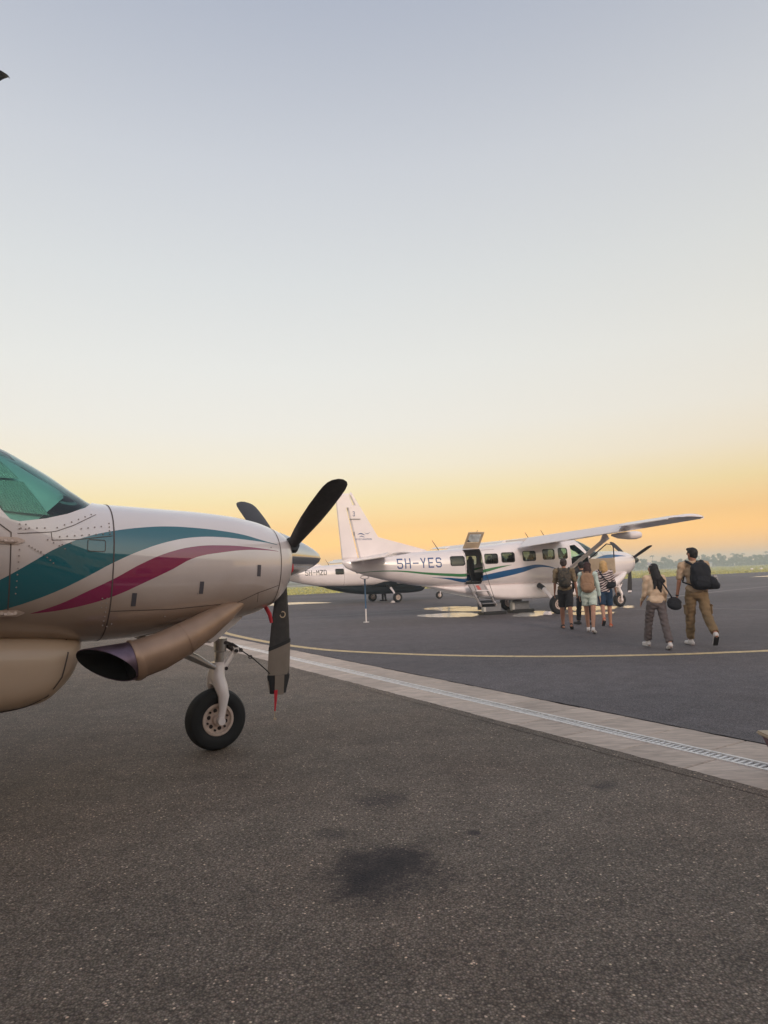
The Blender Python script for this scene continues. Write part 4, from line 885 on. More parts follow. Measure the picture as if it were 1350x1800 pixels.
    finpatch(arc(11.92, 11.62, 2.98, .06, .035)); finpatch(arc(11.86, 11.64, 2.90, .045, .025)); finpatch(arc(11.66, 11.44, 3.06, -.06, -.02))
    for g in GLY['3']: finpatch([(12.055-a*.075, 3.62+b*.11) for a, b in g], 'fin_badge')
    cu = bpy.data.curves.new('t', 'FONT'); cu.body = 'BY FLY AVIATION'; cu.size = .085; cu.extrude = .001
    to = bpy.data.objects.new('t', cu); COL.objects.link(to); dg = bpy.context.evaluated_depsgraph_get(); me = bpy.data.meshes.new_from_object(to.evaluated_get(dg)); bpy.data.objects.remove(to)
    o = link('fin_lettering', me, yes_fin, M['letter_blue'], smooth=False); o.location = (5.6-11.99, yf-.001, 2.80); o.rotation_euler = (pi/2, 0, 0); o.scale = (.88, 1, 1)
yes_doors()
# far side pod doors hanging under the belly
for s0, s1 in ((6.55, 7.1), (5.2, 5.75)):
    d = MB(); d.box((5.6-(s0+s1)/2, .58, .33), (s1-s0, .03, .34)); d.obj('pod_door', M['gr'], yes)
# ---- tail stand, cases, chocks
def local_to_world(Mx, s, y, z): return Mx @ Vector((5.6-s, y, z))
def obj_at(o, p, rz=0): o.location = p; o.rotation_euler = (0, 0, rz)
t = empty('tail_stand', (-.73, 22.06, 0), label='thin blue and white tail stand pole upright under the tail of 5H-YES', cat='tail stand')
q = MB(); q.tube([(0, 0, .45), (0, 0, 1.44)], .028, 12); q.obj('pole', mat('blue_pole', (.05, .12, .22), .5), t)
q = MB(); q.tube([(0, 0, .02), (0, 0, .449)], .024, 12); q.obj('lower_pole', mat('white_pole', (.75, .7, .68), .5), t)
q = MB(); q.tube([(0, 0, 0), (0, 0, .02)], .10, 16); q.obj('base', mat('white_base', (.7, .66, .64), .5), t)
q = MB(); q.tube([(.14*cos(a), 0, 1.50+.06*sin(a)) for a in [2*pi*i/16 for i in range(17)]], .016, 6, cap=False); q.obj('cradle', M['white'], t)
for i, (s, y, rz, lb) in enumerate(((6.8, .1, .0, 'grey equipment case on a black base under the belly of 5H-YES, next to the stair'), (5.45, .35, 0, 'grey equipment case on a black base under 5H-YES, beside its main wheel'))):
    p = local_to_world(R2, s, y, 0); c = empty('equipment_case', (p.x, p.y, 0), .3533, label=lb, cat='case', group='cases under the belly')
    b = MB(); b.box((0, 0, .25), (.62, .36, .26)); b.box((0, 0, .39), (.64, .38, .03)); b.obj('body', M['gr'], c, bevel=.015)
    b = MB(); b.box((.02, -.02, .06), (.92, .5, .12)); b.obj('base', M['dark'], c, bevel=.03)
    b = MB(); b.box((-.36, -.1, .22), (.10, .16, .30)); b.box((-.38, -.1, .40), (.05, .05, .10)); b.obj('side_bracket', mat('pale_metal', (.55, .55, .53), .4), c)
for Mx, s, y, lb in ((R2, 5.62, -1.72, 'small white chock behind the near main wheel of 5H-YES'), (R3, 5.5, -1.7, 'small pale chock behind the near main wheel of 5H-MZD')):
    p = local_to_world(Mx, s, y, 0); k = MB(); k.prism([(-.10, 0), (.10, 0), (.06, .10), (.02, .12), (-.04, .08)], -.14, .14); o = k.obj('wheel_chock', M['white'], None, bevel=.01, label=lb, cat='wheel chock', group='wheel chocks'); obj_at(o, (p.x, p.y, 0), .35)
# ---- maroon bucket at the right edge
bk = empty('planter_box', (2.765, 4.46, -.0), -.06, label='maroon tapered planter box with a cream rim, cut by the right edge', cat='planter')
q = MB(); V = [(sx*w, sy*d, z) for w, d, z in ((.16, .05, 0), (.275, .10, .315)) for sx, sy in ((-1, -1), (1, -1), (1, 1), (-1, 1))]
q.add(V, [(0, 1, 2, 3), (4, 5, 6, 7), (0, 1, 5, 4), (1, 2, 6, 5), (2, 3, 7, 6), (3, 0, 4, 7)]); q.obj('body', mat('maroon_plastic', (.105, .020, .040), .45, var=.15), bk, bevel=.008)
q = MB(); q.box((0, 0, .327), (.60, .235, .024)); q.obj('rim', mat('cream_rim', (.46, .36, .25), .6), bk, bevel=.01)
# ---- small white marker lights on the grass edge
for i, (x, y, lb) in enumerate(((74.66, 134.5, 'small white marker at the grass edge, the left one of the pair'), (77.0, 135.2, 'small white marker at the grass edge, the right one of the pair'))):
    mk = empty('edge_marker', (x, y, 0), label=lb, cat='marker', group='white markers at the grass edge'); q = MB(); q.tube([(0, 0, 0), (0, 0, .18)], .05, 8); q.obj('stake', M['white'], mk); q = MB(); q.lathe([(0, .18), (.26, .18), (.30, .3), (.2, .45), (0, .5)], (0, 0, 0), 'z', 12); q.obj('head', M['white'], mk)
# ---- bird
bd = empty('bird', (-8.04, 12.98, 12.335), label='dark bird gliding in at the upper left, only a wing tip in frame', cat='bird')
fm = mat('dark_feathers', (.008, .012, .03), .6)
q = MB(); q.tube([(-.30, .34, 0), (-.28, .28, .01), (-.24, .1, .02), (-.22, -.1, .01), (-.22, -.22, 0), (-.22, -.36, 0)], [.01, .03, .06, .06, .035, .03], 12)
for v in q.V:
    if v.y < -.2: v.x = -.22+(v.x+.22)*1.8; v.z *= .4
q.obj('body', fm, bd)
for sg, nm in ((1, 'wing'), (-1, 'wing')):
    P = [(0, .0, .10, .02), (.12, .03, .13, .06), (.24, .02, .12, .085), (.34, -.01, .095, .08), (.42, -.04, .07, .055), (.49, -.07, .03, .02), (.53, -.09, .004, -.03)]
    V = []; F = []
    for x, y, c, z in P:
        for a, b in ((c, 0), (c*.5, .012), (-c, 0), (-c*.2, -.006)): V.append((-.22+sg*x, y+a, z+b))
    for i in range(len(P)-1):
        for k in range(4): F.append((i*4+k, i*4+(k+1) % 4, (i+1)*4+(k+1) % 4, (i+1)*4+k))
    link(nm, mesh(V, F), bd, fm)
bd.scale = (1.5, 1.5, 1.9)
# ---- unseen building added behind the camera; its wall shades and warms the closest aeroplane
tb = empty('shade_building', (0, -8.5, 0), label='long ochre terminal building with white window frames, behind the photographer', cat='building')  # added unseen building for shade and warm light, not a real terminal
q = MB(); q.box((0, -6, 3.3), (90, 12, 6.6)); q.obj('wall', mat('shade_building_ochre', (.55, .34, .19), .8, var=.06, vscale=.6), tb)
q = MB(); q.box((0, -5.4, 6.72), (92, 14, .24)); q.obj('roof', mat('shade_building_fascia', (.4, .38, .36), .7), tb)
wg = MB(); wg.box((0, 0, 0), (2.4, .06, 1.6)); wm = mesh(wg.V, wg.F); wm.materials.append(mat('shade_building_glass', (.03, .04, .05), .08))
wf = MB(); wf.box((0, 0, .86), (2.6, .10, .12)); wf.box((0, 0, -.86), (2.6, .10, .12)); wf.box((-1.25, 0, 0), (.1, .10, 1.6)); wf.box((1.25, 0, 0), (.1, .10, 1.6)); wfm = mesh(wf.V, wf.F); wfm.materials.append(M['white'])
for row in (1.7, 4.9):
    for i in range(-10, 11):
        f_ = bpy.data.objects.new('window', wfm); COL.objects.link(f_); f_.parent = tb; f_.location = (i*4.2, .05, row); f_['kind'] = 'stuff' if 0 else 'thing'; del f_['kind']
        o = bpy.data.objects.new('pane', wm); COL.objects.link(o); o.parent = f_; o.location = (0, .0, 0)
# ------------------------------------------------------------------ trees
def foliage(name, c):
    m = mat(name, c, .8); g = NG(m); geo = g.n('ShaderNodeNewGeometry'); mr = g.n('ShaderNodeMapRange'); g.l(geo.outputs['Random Per Island'], mr.inputs[0]); mr.inputs[3].default_value = .5; mr.inputs[4].default_value = 1.5
    x = g.n('ShaderNodeVectorMath', operation='SCALE'); x.inputs[0].default_value = c; g.l(mr.outputs[0], x.inputs['Scale']); g.l(x.outputs[0], g.b.inputs['Base Color']); return m
FOL = [foliage('leaves_a', (.045, .07, .025)), foliage('leaves_b', (.035, .06, .03)), foliage('leaves_c', (.06, .075, .02))]
bark = mat('bark', (.10, .08, .06), .9)
def crown_mesh(sd_, h, w):
    r = random.Random(sd_); V = []; F = []
    lobes = [(r.uniform(-.55, .55)*w, r.uniform(-.55, .55)*w, h*(.35+.5*r.random()), r.uniform(.28, .5)*w) for _ in range(9)]
    for lx, ly, lz, lr in lobes:
        for _ in range(95):
            th, ph = r.uniform(0, 2*pi), math.acos(r.uniform(-.7, 1)); q = lr*r.uniform(.55, 1.12); p = Vector((lx+q*cos(th)*sin(ph), ly+q*sin(th)*sin(ph), lz+q*cos(ph)*.8)); s = r.uniform(.3, .75)
            a = Vector((r.gauss(0, 1), r.gauss(0, 1), r.gauss(0, .7))).normalized()*s; b = Vector((r.gauss(0, 1), r.gauss(0, 1), r.gauss(0, .7))).normalized()*s; n = len(V); V += [p-a, p+b, p+a, p-b*.6]; F.append((n, n+1, n+2, n+3))
    return mesh(V, F, 'crown')
def trunk_mesh(sd_, h):
    r = random.Random(sd_); m = MB(); m.tube([(0, 0, -.3), (r.uniform(-.2, .2), 0, h*.3), (r.uniform(-.4, .4), r.uniform(-.3, .3), h*.62)], [.32, .24, .14], 7)
    for _ in range(4):
        a = r.uniform(0, 2*pi); m.tube([(0, 0, h*.32), (cos(a)*h*.16, sin(a)*h*.16, h*.55), (cos(a)*h*.24, sin(a)*h*.24, h*.72)], [.14, .09, .04], 5)
    return mesh(m.V, m.F, 'trunk')
def palm_mesh(sd_, h):
    r = random.Random(sd_); V = []; F = []; bx, by = r.uniform(-.8, .8), r.uniform(-.8, .8)
    for i in range(16):
        a = 2*pi*i/16+r.uniform(-.15, .15); L = r.uniform(2.2, 3.1); e = r.uniform(.1, .9); pr = None
        for k in range(7):
            t = k/6; x = L*t*cos(e)*.95; z = h+L*(t*sin(e)-t*t*.75); c = Vector((bx+cos(a)*x, by+sin(a)*x, z)); wd = .42*(1-abs(t-.4)*1.2); sd = Vector((-sin(a), cos(a), -.35))*wd; s2 = Vector((sin(a), -cos(a), -.35))*wd; n = len(V); V += [c, c+sd, c+s2]
            if k: F += [(n-3, n-2, n+1, n), (n-3, n, n+2, n-1)]
    m = MB(); m.tube([(0, 0, -.3), (bx*.3, by*.3, h*.5), (bx, by, h)], [.24, .17, .13], 7); return mesh(V, F, 'crown'), mesh(m.V, m.F, 'trunk')
def plant_trees():
    r = random.Random(21); kinds = []
    for i in range(7):
        h = 8.5+i*.55; kinds.append((crown_mesh(40+i, h, 3.6+.35*(i % 4)), trunk_mesh(60+i, h), h, 'tree', 'tree'))
    palms = []
    for i in range(4):
        h = 8.8+i*.9; c, t = palm_mesh(80+i, h); palms.append((c, t, h, 'palm_tree', 'palm tree'))
    for i, k in enumerate(kinds): k[0].materials.append(FOL[i % 3]); k[1].materials.append(bark)
    for k in palms: k[0].materials.append(FOL[1]); k[1].materials.append(bark)
    def put(az, d, k, label, group):
        a = radians(az); e = empty(k[3], (d*sin(a), d*cos(a), 0), r.uniform(0, 6.28), label=label, cat=k[4], group=group); e.scale = [r.uniform(.72, 1.02)]*3
        for nm, me in (('crown', k[0]), ('trunk', k[1])):
            o = bpy.data.objects.new(nm, me); COL.objects.link(o); o.parent = e
    az = -11.5
    while az < -2: put(az+r.uniform(-.2, .2), 740+r.uniform(-15, 15), r.choice(kinds), 'hazy broadleaf tree in the far treeline left of the tail of 5H-YES', 'distant broadleaf trees on the left'); az += .62
    az = 13.5
    while az < 35.5:
        put(az+r.uniform(-.15, .15), 585+r.uniform(-12, 12), r.choice(kinds), 'hazy broadleaf tree in the far treeline beyond the passengers', 'distant broadleaf trees on the right')
        if r.random() < .55: put(az+.3+r.uniform(-.2, .2), 640+r.uniform(-10, 10), r.choice(kinds[3:]), 'hazy broadleaf tree in the far treeline beyond the passengers', 'distant broadleaf trees on the right')
        az += .62
    for az in (15.2, 16.8, 18.1, 19.0, 20.6, 21.2, 22.0, 22.9, 23.3, 24.6, 25.4, 26.6, 27.1, 27.9, 28.6, 29.3, 30.2, 30.9, 31.4, 32.3, 33.5): put(az+r.uniform(-.15, .15), 650+r.uniform(-25, 25), r.choice(palms), 'hazy palm standing above the far treeline', 'distant palm trees')
    # the wood behind, one mass
    V = []; F = []
    for _ in range(16000):
        az = radians(r.uniform(-42, 52)); d = 790+r.uniform(-25, 25) if az < radians(8) else 690+r.uniform(-20, 20); p = Vector((d*sin(az), d*cos(az), r.random()**.7*(6.3+1.6*sin(az*61)+1.3*sin(az*143+1)+1.0*sin(az*377)))); s = r.uniform(.5, 1.2)
        a = Vector((r.gauss(0, 1), r.gauss(0, 1), r.gauss(0, .7))).normalized()*s; b = Vector((r.gauss(0, 1), r.gauss(0, 1), r.gauss(0, .7))).normalized()*s; n = len(V); V += [p-a, p+b, p+a, p-b*.6]; F.append((n, n+1, n+2, n+3))
    for _ in range(13000):
        az = radians(r.uniform(-14, -1.5) if _ % 4 == 0 else r.uniform(12, 37)); d = (735 if az < radians(2) else 588)+r.uniform(-14, 14); p = Vector((d*sin(az), d*cos(az), r.random()**.8*(3.6+1.2*sin(az*97)+.9*sin(az*271+2)+.6*sin(az*611)))); s = r.uniform(.4, .9)
        a = Vector((r.gauss(0, 1), r.gauss(0, 1), r.gauss(0, .7))).normalized()*s; b = Vector((r.gauss(0, 1), r.gauss(0, 1), r.gauss(0, .7))).normalized()*s; n = len(V); V += [p-a, p+b, p+a, p-b*.6]; F.append((n, n+1, n+2, n+3))
    tag(link('far_wood', mesh(V, F), None, FOL[1], smooth=False), kind='stuff')
plant_trees()
sh = empty('shed', (247, 512, 0), -.4, label='low pale shed with a grey roof in front of the far treeline', cat='shed')
q = MB(); q.box((0, 0, 1.3), (12, 5, 2.6)); q.obj('wall', mat('pale_wall', (.5, .48, .45), .8), sh)
q = MB(); q.add([(-6.4, -2.9, 2.6), (6.4, -2.9, 2.6), (6.4, 2.9, 2.6), (-6.4, 2.9, 2.6), (-6.4, 0, 3.7), (6.4, 0, 3.7)], [(0, 1, 5, 4), (3, 4, 5, 2), (0, 4, 3), (1, 2, 5), (0, 3, 2, 1)]); q.obj('roof', mat('grey_roof', (.3, .3, .3), .6), sh, smooth=False)
# ------------------------------------------------------------------ haze
hz = MB(); hz.box((0, 0, 9.5), (2560, 2560, 21.4)); hm = bpy.data.materials.new('pale_air'); hm.use_nodes = True; nt = hm.node_tree; nt.nodes.clear()
o_ = nt.nodes.new('ShaderNodeOutputMaterial'); v_ = nt.nodes.new('ShaderNodeVolumePrincipled'); v_.inputs['Density'].default_value = .0014; v_.inputs['Color'].default_value = (.84, .95, 1, 1); v_.inputs['Anisotropy'].default_value = .0
nt.links.new(v_.outputs[0], o_.inputs['Volume']); hm.cycles.homogeneous_volume = True
tag(hz.obj('haze', hm, smooth=False), kind='stuff')
# ------------------------------------------------------------------ people
def pieces_mesh(P, vox, smooth=3, fold=0, seed=0):
    """union of rounded pieces: ('c',p0,p1,r0,r1[,flat]) tapered capsule, ('e',centre,radii[,rot]) ellipsoid"""
    bm = bmesh.new()
    def sph(c, R, seg=14):
        r = bmesh.ops.create_uvsphere(bm, u_segments=seg, v_segments=9, radius=1)
        for v in r['verts']: v.co = Vector((v.co.x*R[0], v.co.y*R[1], v.co.z*R[2]))
        return r['verts']
    for q in P:
        if q[0] == 'e':
            vs = sph(None, q[2]); rot = q[3] if len(q) > 3 else None
            for v in vs: v.co = (rot @ v.co if rot else v.co)+Vector(q[1])
        else:
            a, b, r0, r1 = Vector(q[1]), Vector(q[2]), q[3], q[4]; d = b-a
            if d.length < 1e-5: continue
            R = d.to_track_quat('Z', 'Y').to_matrix(); n = 12; rings = []
            L = d.length
            ec = q[5] if len(q) > 5 else 1
            prof_ = [(-.96*r0, .28*r0), (-.7*r0, .71*r0), (-.35*r0, .94*r0), (0, r0), (L, r1), (L+.35*r1*ec, .94*r1 if ec == 1 else r1), (L+.7*r1*ec, .71*r1 if ec == 1 else .97*r1), (L+.96*r1*ec, .28*r1 if ec == 1 else .8*r1)]
            for h, rr in prof_:
                rings.append([bm.verts.new(a+R @ Vector((rr*cos(2*pi*k/n), rr*sin(2*pi*k/n), h))) for k in range(n)])
            for x, y in zip(rings, rings[1:]):
                for k in range(n): bm.faces.new((x[k], x[(k+1) % n], y[(k+1) % n], y[k]))
            bm.faces.new(rings[0][::-1]); bm.faces.new(rings[-1])
    me = bpy.data.meshes.new('p'); bm.to_mesh(me); bm.free()
    r = evaluated(me, [('REMESH', dict(mode='VOXEL', voxel_size=vox)), ('SMOOTH', dict(factor=.5, iterations=smooth))])
    if fold:
        rn = random.Random(seed); w = [(Vector((rn.uniform(-1, 1), rn.uniform(-1, 1), rn.uniform(.6, 1.6)))*rn.uniform(22, 60), rn.uniform(0, 6)) for _ in range(6)]
        for v in r.vertices:
            s = sum(sin(v.co.dot(k)+p) for k, p in w)/6; v.co += v.normal*s*fold
    return r
def garment(name, P, m, parent, vox=.012, **k):
    return link(name, pieces_mesh(P, vox, k.pop('smooth', 3), k.pop('fold', .006)*1.7, k.pop('seed', 1)), parent, m, sharp=0)
SK = mat('skin', (.42, .22, .15), .55, var=.08); SK2 = mat('skin_tanned', (.36, .17, .11), .55, var=.08)
def person(loc, head, H, label, legs, arms, skin=SK, fem=False, turn=0, lean=0, group='passengers walking to the aeroplane'):
    """legs: {-1:(thigh forward, knee bend, sideways, toe lift), 1:...}; arms: {-1:(forward, sideways, elbow), 1:...}; local +y = walking direction"""
    root = empty('person', (loc[0], loc[1], 0), head, label=label, cat='person', group=group); J = {}
    hz = .53*H; th = .245*H; sh = .245*H; hw = .052*H
    def rot(v, ax, an): return Matrix.Rotation(an, 3, ax) @ v
    tmp = {}
    for sd_, (tf, kb, ab, toe) in legs.items():
        hip = Vector((sd_*hw, 0, hz)); k = hip+Vector((sd_*sin(ab), sin(tf)*cos(ab), -cos(tf)*cos(ab)))*th; a = k+Vector((sd_*sin(ab)*.3, sin(tf-kb), -cos(tf-kb)))*sh
        fd = Vector((sd_*.12, cos(toe), sin(toe))).normalized(); hl = a+Vector((0, 0, -.035*H))-fd*.035*H; tp = a+Vector((0, 0, -.035*H))+fd*.105*H
        if toe: pass
        tmp[sd_] = [hip, k, a, hl, tp]
    mz = min(min(q[3].z, q[4].z) for q in tmp.values())-.022; dz = -mz
    for sd_, q in tmp.items():
        for v in q: v.z += dz
        J[sd_] = q
    hz += dz; J['pelvis'] = Vector((0, 0, hz))
    lv = Vector((0, sin(lean), cos(lean))); base = Vector((0, 0, hz))
    J['chest'] = base+lv*.20*H; J['neck'] = base+lv*.305*H; J['head'] = J['neck']+lv*.080*H+Vector((0, .012*H, 0)); sw = (.098 if fem else .115)*H
    for sd_, (af, ab, el) in arms.items():
        s = base+lv*.283*H+Vector((sd_*sw, 0, 0)); e = s+Vector((sd_*sin(ab), sin(af)*cos(ab), -cos(af)*cos(ab)))*.172*H; w = e+Vector((sd_*sin(ab)*.6, sin(af+el), -cos(af+el)))*.150*H; J['a%d' % sd_] = [s, e, w]
    J['lv'] = lv; J['H'] = H; J['hz'] = hz
    k = H/1.75; P = []
    P += [('e', base+lv*.02*H, (.155*k if fem else .15*k, .105*k, .13*k)), ('e', base+lv*.12*H, (.125*k if fem else .14*k, .092*k, .15*k)), ('e', J['chest'], (.145*k if fem else .168*k, .105*k, .16*k)), ('c', J['neck']-lv*.03*H, J['neck']+lv*.05*H, .052*k, .048*k)]
    P += [('c', J['a-1'][0], J['a1'][0], .052*k, .052*k)]
    hd = J['head']; Rm = Matrix.Rotation(turn, 3, 'Z'); fr = Rm @ Vector((0, 1, 0)); rt = Rm @ Vector((1, 0, 0))
    P += [('e', hd+Vector((0, 0, .02*k)), (.074*k, .092*k, .098*k), Rm), ('e', hd+fr*.022*k+Vector((0, 0, -.045*k)), (.056*k, .066*k, .062*k), Rm), ('e', hd+fr*.094*k+Vector((0, 0, -.008*k)), (.012*k, .019*k, .022*k), Rm), ('e', hd+fr*.078*k+Vector((0, 0, -.048*k)), (.024*k, .016*k, .012*k), Rm), ('e', hd+fr*.074*k+Vector((0, 0, -.085*k)), (.02*k, .018*k, .018*k), Rm)]
    for s in (-1, 1): P += [('e', hd+rt*s*.077*k-fr*.004*k+Vector((0, 0, -.004*k)), (.010*k, .022*k, .032*k), Rm), ('e', hd+rt*s*.03*k+fr*.083*k+Vector((0, 0, .022*k)), (.022*k, .012*k, .010*k), Rm)]
    for s in (-1, 1):
        S, E_, W = J['a%d' % s]; P += [('c', S, E_, .046*k, .037*k), ('c', E_, W, .037*k, .024*k)]
        d = (W-E_).normalized(); fw = Vector((0, 1, 0)); fw = (fw-d*fw.dot(d)).normalized(); pc = W+d*.045*k
        P += [('e', pc, (.018*k, .038*k, .048*k), Matrix((d.cross(fw), fw, d)).transposed())]
        for i, l in enumerate((.060, .072, .066, .05)):
            b0 = pc+d*.038*k+fw*(.028-.019*i)*k; b1 = b0+d*l*.55*k+d.cross(fw)*0; b2 = b1+(d*.8+Vector((-s, 0, 0))*.5).normalized()*l*.5*k; P += [('c', b0, b1, .0095*k, .009*k), ('c', b1, b2, .009*k, .0075*k)]
        t0 = pc-d*.02*k+fw*.03*k; t1 = t0+(d*.6+fw*.7).normalized()*.035*k; P += [('c', t0, t1, .012*k, .011*k), ('c', t1, t1+(d*.9+fw*.25).normalized()*.028*k, .011*k, .009*k)]
    for s in (-1, 1):
        h, kn, a, hl, tp = J[s]; P += [('c', h, kn, .085*k, .056*k), ('c', kn, kn.lerp(a, .35)+Vector((0, -.012*k, 0)), .055*k, .056*k), ('c', kn.lerp(a, .35)+Vector((0, -.012*k, 0)), a, .055*k, .036*k), ('c', hl, tp, .032*k, .026*k)]
    link('body', pieces_mesh(P, .0095, 2), root, skin, sharp=0); J['fr'] = fr; J['rt'] = rt; J['k'] = k
    ev = MB()
    for s in (-1, 1): ev.lathe([(0, -.004), (.009*k, -.003), (.006*k, .004), (0, .005)], hd+rt*s*.03*k+fr*.092*k+Vector((0, 0, .010*k)), n=8)
    ev.obj('eyes', M['dark'], root, kind='stuff')
    return root, J
def shirt(root, J, m, sleeve=.9, hem=-.03, inf=1.16, name='shirt', fold=.007, fem=False, wide=0):
    k = J['k']; H = J['H']; b = J['pelvis']; lv = J['lv']; P = [('e', J['chest'], ((.158+wide)*k, .122*k, .165*k)), ('e', b+lv*.12*H, ((.142+wide)*k, .110*k, .15*k)), ('e', b+lv*(hem+.075)*H, (.178*k, .138*k, .115*k)), ('c', J['a-1'][0], J['a1'][0], .066*k, .066*k), ('c', J['neck']-lv*.045*H, J['neck']-lv*.005*H, .075*k, .062*k)]
    for s in (-1, 1):
        S, E_, W = J['a%d' % s]
        if sleeve <= 1: P.append(('c', S, S.lerp(E_, sleeve), .065*k, .060*k, .12))
        else: P += [('c', S, E_, .062*k, .054*k), ('c', E_, E_.lerp(W, sleeve-1), .054*k, .040*k)]
    return garment(name, P, m, root, fold=fold, seed=int(H*1000))
def trousers(root, J, m, length=1.0, name='trousers', loose=0, fold=.006, flare=0, top=.05):
    """length: 0..1 thigh, 1..2 down the shin"""
    k = J['k']; b = J['pelvis']; lv = J['lv']; P = [('e', b-lv*.012*J['H'], (.166*k, .124*k, .11*k)), ('e', b+lv*.035*J['H'], (.148*k, .108*k, .06*k))]
    for s in (-1, 1):
        h, kn, a, hl, tp = J[s]
        if length <= 1: P.append(('c', h, h.lerp(kn, length), (.096+loose*.5)*k, (.080+loose)*k, .12))
        else:
            e = kn.lerp(a, length-1); P += [('c', h, kn, (.094+loose*.5)*k, (.068+loose)*k), ('c', kn, e, (.068+loose)*k, (.056+loose+flare)*k, .12)]
    return garment(name, P, m, root, fold=fold, seed=int(J['H']*777))
def shoes(root, J, m, sole, kind='shoe'):
    k = J['k']
    for s in (-1, 1):
        h, kn, a, hl, tp = J[s]; d = (tp-hl).normalized(); up = Vector((0, -d.z, d.y)).normalized() if abs(d.z) > .01 else Vector((0, 0, 1))
        if kind == 'shoe':
            o = garment('shoe', [('c', hl+up*.016*k, tp-d*.01*k+up*.006*k, .043*k, .038*k), ('c', hl+up*.02*k+d*.02*k, a+up*.0*k, .044*k, .043*k)], m, root, vox=.010, fold=0)
        else:
            o = MB(); c = hl.lerp(tp, .5); 
            o.tube([hl+Vector((0, 0, .03))*k, a+Vector((.0, .03, -.02))*k, hl.lerp(tp, .75)+up*.03*k], .034*k, 8)
            for t_ in (.3, .75): o.tube([hl.lerp(tp, t_)+Vector((-.042, 0, 0))*k, hl.lerp(tp, t_)+up*.04*k, hl.lerp(tp, t_)+Vector((.042, 0, 0))*k], .012*k, 6)
            o = o.obj('sandal', m, root)
        so = MB(); c = hl.lerp(tp, .5)-up*.024*k; R = Matrix((d.cross(up), d, up)).transposed(); so.box(c, (.078*k, .245*k, .020*k), R); so.obj('sole', sole, o, bevel=.008)
def hair(root, J, m, P): return garment('hair', P, m, root, vox=.010, fold=.004, seed=4, smooth=2)
def cap_hair(J, th=.012, back=0):
    k = J['k']; h = J['head']; fr = J['fr']; Rm = Matrix((J['rt'], J['fr'], Vector((0, 0, 1)))).transposed()
    return [('e', h-fr*.016*k+Vector((0, 0, .036*k)), ((.080+th)*k*.96, (.092)*k, (.094)*k), Rm), ('e', h-fr*.035*k+Vector((0, 0, -.005*k)), (.074*k, .066*k, .075*k), Rm)]
def soft_box(w, d, h, n=3.4, taper=.16):
    bm = bmesh.new(); bmesh.ops.create_cube(bm, size=2); bmesh.ops.subdivide_edges(bm, edges=bm.edges[:], cuts=11, use_grid_fill=True)
    for v in bm.verts:
        q = v.co.normalized(); r = (abs(q.x)**n+abs(q.y)**n+abs(q.z)**n)**(-1/n); p = q*r; t = 1-taper*max(0, p.z)**2
        s = 1+.035*sin(p.z*9+p.x*3)*abs(p.y)+.03*sin(p.x*11+p.z*5+1)+.02*sin(p.z*17+p.y*6)
        v.co = Vector((p.x*w/2*t*s, p.y*d/2*t*s, p.z*h/2))
    me = bpy.data.meshes.new('bag'); bm.to_mesh(me); bm.free(); return me
def backpack(name, J, root_person, w, h, d, m, label, zc=.19, yo=-.20, xo=0, strapm=None, pocket=None, cat='backpack', rx=0, grp='backpacks'):
    """a bag on its wearer's back: a thing of its own"""
    k = J['k']; c = J['pelvis']+J['lv']*zc*J['H']+Vector((xo, yo*k, 0)); wm = root_person.matrix_basis.copy() if 0 else None
    rz = root_person.rotation_euler.z; base = Matrix.Translation(root_person.location) @ Matrix.Rotation(rz, 4, 'Z')
    r = empty(name, base @ c, rz, label=label, cat=cat, group=grp)
    link('bag_body', soft_box(w, d, h), r, m, sharp=0)
    if pocket: o = link('front_pocket', soft_box(w*.74, d*.34, h*.42, n=3), r, pocket, sharp=0); o.location = (0, -d*.44, -h*.20)
    inv = (base @ Matrix.Translation(c)).inverted(); sm = strapm or m
    for s in (-1, 1):
        S = J['a%d' % s][0]; p = [Vector((s*w*.28, d*.25, h*.38))+c, Vector((S.x*.62, -.06*k, S.z+.05*k)), Vector((S.x*.62, .03*k, S.z+.065*k)), Vector((S.x*.66, .125*k, S.z-.06*k)), Vector((S.x*.75, .13*k, S.z-.2*k)), Vector((S.x*1.02, .02*k, S.z-.30*k)), Vector((s*w*.42, d*.2, -h*.34))+c]
        t = MB(); t.tube([q-c for q in p], [.024, .026, .026, .026, .022, .014, .012], 8); t.obj('strap', sm, r)
    t = MB(); t.tube([(-.05, d*.2, h*.44), (-.04, d*.12, h*.53), (.04, d*.12, h*.53), (.05, d*.2, h*.44)], .012, 8); t.obj('handle', sm, r)
    t = MB(); t.tube([(w*.52*cos(a), -d*.10, h*.10+h*.40*sin(a)) for a in [pi*i/12 for i in range(13)]], .006, 6); t.obj('zip', M['bolt'], r)
    return r
def noisy(name, a, b, scale, thr=.5, c3=None, rough=.85):
    m = mat(name, a, rough); g = NG(m); tc = g.n('ShaderNodeTexCoord'); n = g.n('ShaderNodeTexNoise'); n.inputs['Scale'].default_value = scale; n.inputs['Detail'].default_value = 3; g.l(tc.outputs['Object'], n.inputs[0])
    rp = g.n('ShaderNodeValToRGB'); rp.color_ramp.interpolation = 'EASE'; e = rp.color_ramp.elements; e[0].position = thr-.06; e[0].color = (*a, 1); e[1].position = thr+.06; e[1].color = (*b, 1)
    if c3: q = e.new(thr+.14); q.color = (*c3, 1)
    g.l(n.outputs[0], rp.inputs[0]); g.l(rp.outputs[0], g.b.inputs['Base Color']); return m
